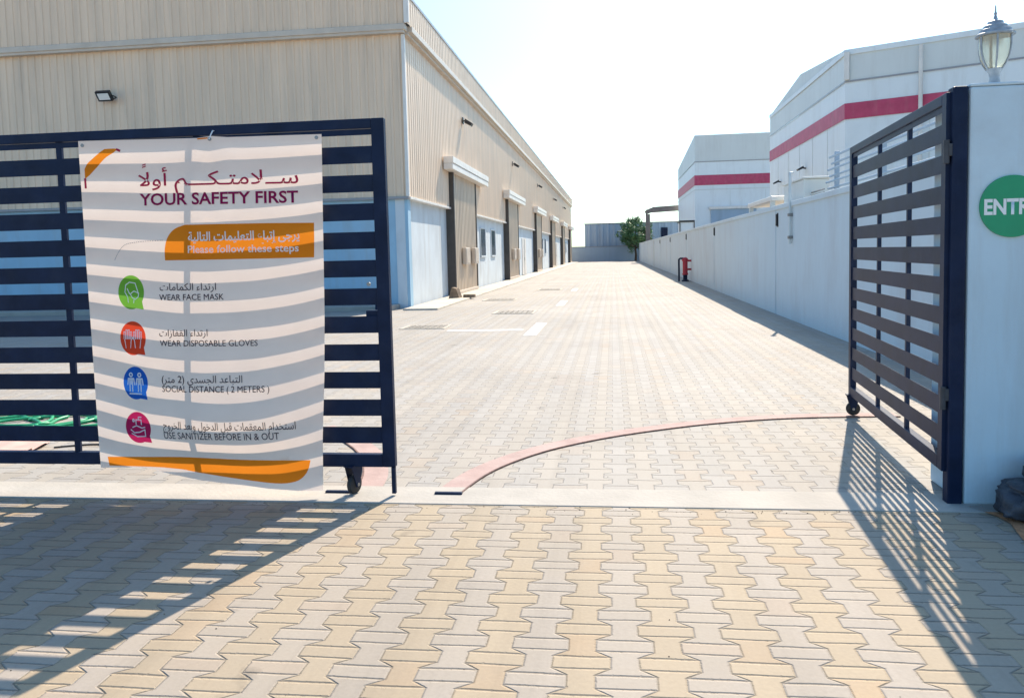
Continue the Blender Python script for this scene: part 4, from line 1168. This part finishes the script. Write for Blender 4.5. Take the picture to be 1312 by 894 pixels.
def shape_ar(s):
    tk, i = [], 0
    while i < len(s):
        if s[i] == '\u0644' and i+1 < len(s) and s[i+1] in LA: tk.append(LA[s[i+1]]); i += 2
        elif s[i] in F: tk.append(F[s[i]]); i += 1
        else: tk.append(s[i]); i += 1
    joins_next = lambda f: len(f) == 4
    joins_prev = lambda f: len(f) >= 2
    o = []
    for k, f in enumerate(tk):
        p = k > 0 and joins_next(tk[k-1]) and joins_prev(f)
        n_ = k+1 < len(tk) and joins_next(f) and joins_prev(tk[k+1])
        if len(f) == 1: o.append(f)
        else: o.append(f[(3 if n_ else 1) if p else (2 if n_ else 0)])
    return ''.join(reversed(o))
A_TITLE = '\u0633\u0640\u0640\u0644\u0627\u0645\u062A\u0640\u0643\u0640\u0640\u0640\u0645 \u0623\u0648\u0644\u0627'
A_STEPS = '\u064A\u0631\u062C\u0649 \u0625\u062A\u0628\u0627\u0639 \u0627\u0644\u062A\u0639\u0644\u064A\u0645\u0627\u062A \u0627\u0644\u062A\u0627\u0644\u064A\u0629'
A_1 = '\u0627\u0631\u062A\u062F\u0627\u0621 \u0627\u0644\u0643\u0645\u0627\u0645\u0627\u062A'
A_2 = '\u0627\u0631\u062A\u062F\u0627\u0621 \u0627\u0644\u0642\u0641\u0627\u0632\u0627\u062A'
A_3 = '\u0627\u0644\u062A\u0628\u0627\u0639\u062F \u0627\u0644\u062C\u0633\u062F\u064A )2 '+'\u0645\u062A\u0631('
A_4 = '\u0627\u0633\u062A\u062E\u062F\u0627\u0645 \u0627\u0644\u0645\u0639\u0642\u0645\u0627\u062A \u0642\u0628\u0644 \u0627\u0644\u062F\u062E\u0648\u0644 \u0648\u0628\u0639\u062F \u0627\u0644\u062E\u0631\u0648\u062C'
onb = lambda x, z: on_banner(x, z, INK)
onb2 = lambda x, z: on_banner(x, z, INK+0.001)
T = [(shape_ar(A_TITLE), -2.936, -1.896, (1.971, 1.955), 2.077, 'ink_red', 0.006),
     ('YOUR SAFETY FIRST', -2.930, -1.900, (1.852, 1.839), 1.918, 'ink_purple', 0.02),
     (shape_ar(A_STEPS), -2.608, -1.899, (1.621, 1.617), 1.676, 'ink_white', 0.022),
     ('Please follow these steps', -2.610, -1.906, (1.548, 1.541), 1.590, 'ink_white', 0.014),
     (shape_ar(A_1), -2.807, -2.429, (1.319, 1.317), 1.362, 'ink_dark', 0.0),
     ('WEAR FACE MASK', -2.812, -2.380, (1.258, 1.256), 1.294, 'ink_dark', 0.0),
     (shape_ar(A_2), -2.816, -2.490, (1.034, 1.034), 1.076, 'ink_dark', 0.0),
     ('WEAR DISPOSABLE GLOVES', -2.814, -2.173, (0.973, 0.969), 1.008, 'ink_dark', 0.0),
     (shape_ar(A_3), -2.809, -2.272, (0.744, 0.745), 0.790, 'ink_dark', 0.0),
     ('SOCIAL DISTANCE ( 2 METERS )', -2.807, -2.107, (0.687, 0.684), 0.725, 'ink_dark', 0.0),
     (shape_ar(A_4), -2.816, -1.958, (0.453, 0.449), 0.500, 'ink_dark', 0.0),
     ('USE SANITIZER BEFORE IN & OUT', -2.816, -2.059, (0.389, 0.388), 0.432, 'ink_dark', 0.0)]
for s, x0, x1, bz, tz, mt, bo in T:
    fit_text(s, x0, x1, bz, tz, onb2 if mt == 'ink_white' else onb, 'lettering', MT[mt], bn, bo)
# fathatan-like accent over the last letter of the title
strokes([[(-2.905, 2.087), (-2.885, 2.093)], [(-2.905, 2.100), (-2.885, 2.106)]], 0.0035, 'accent_mark', MT['ink_red'], bn)
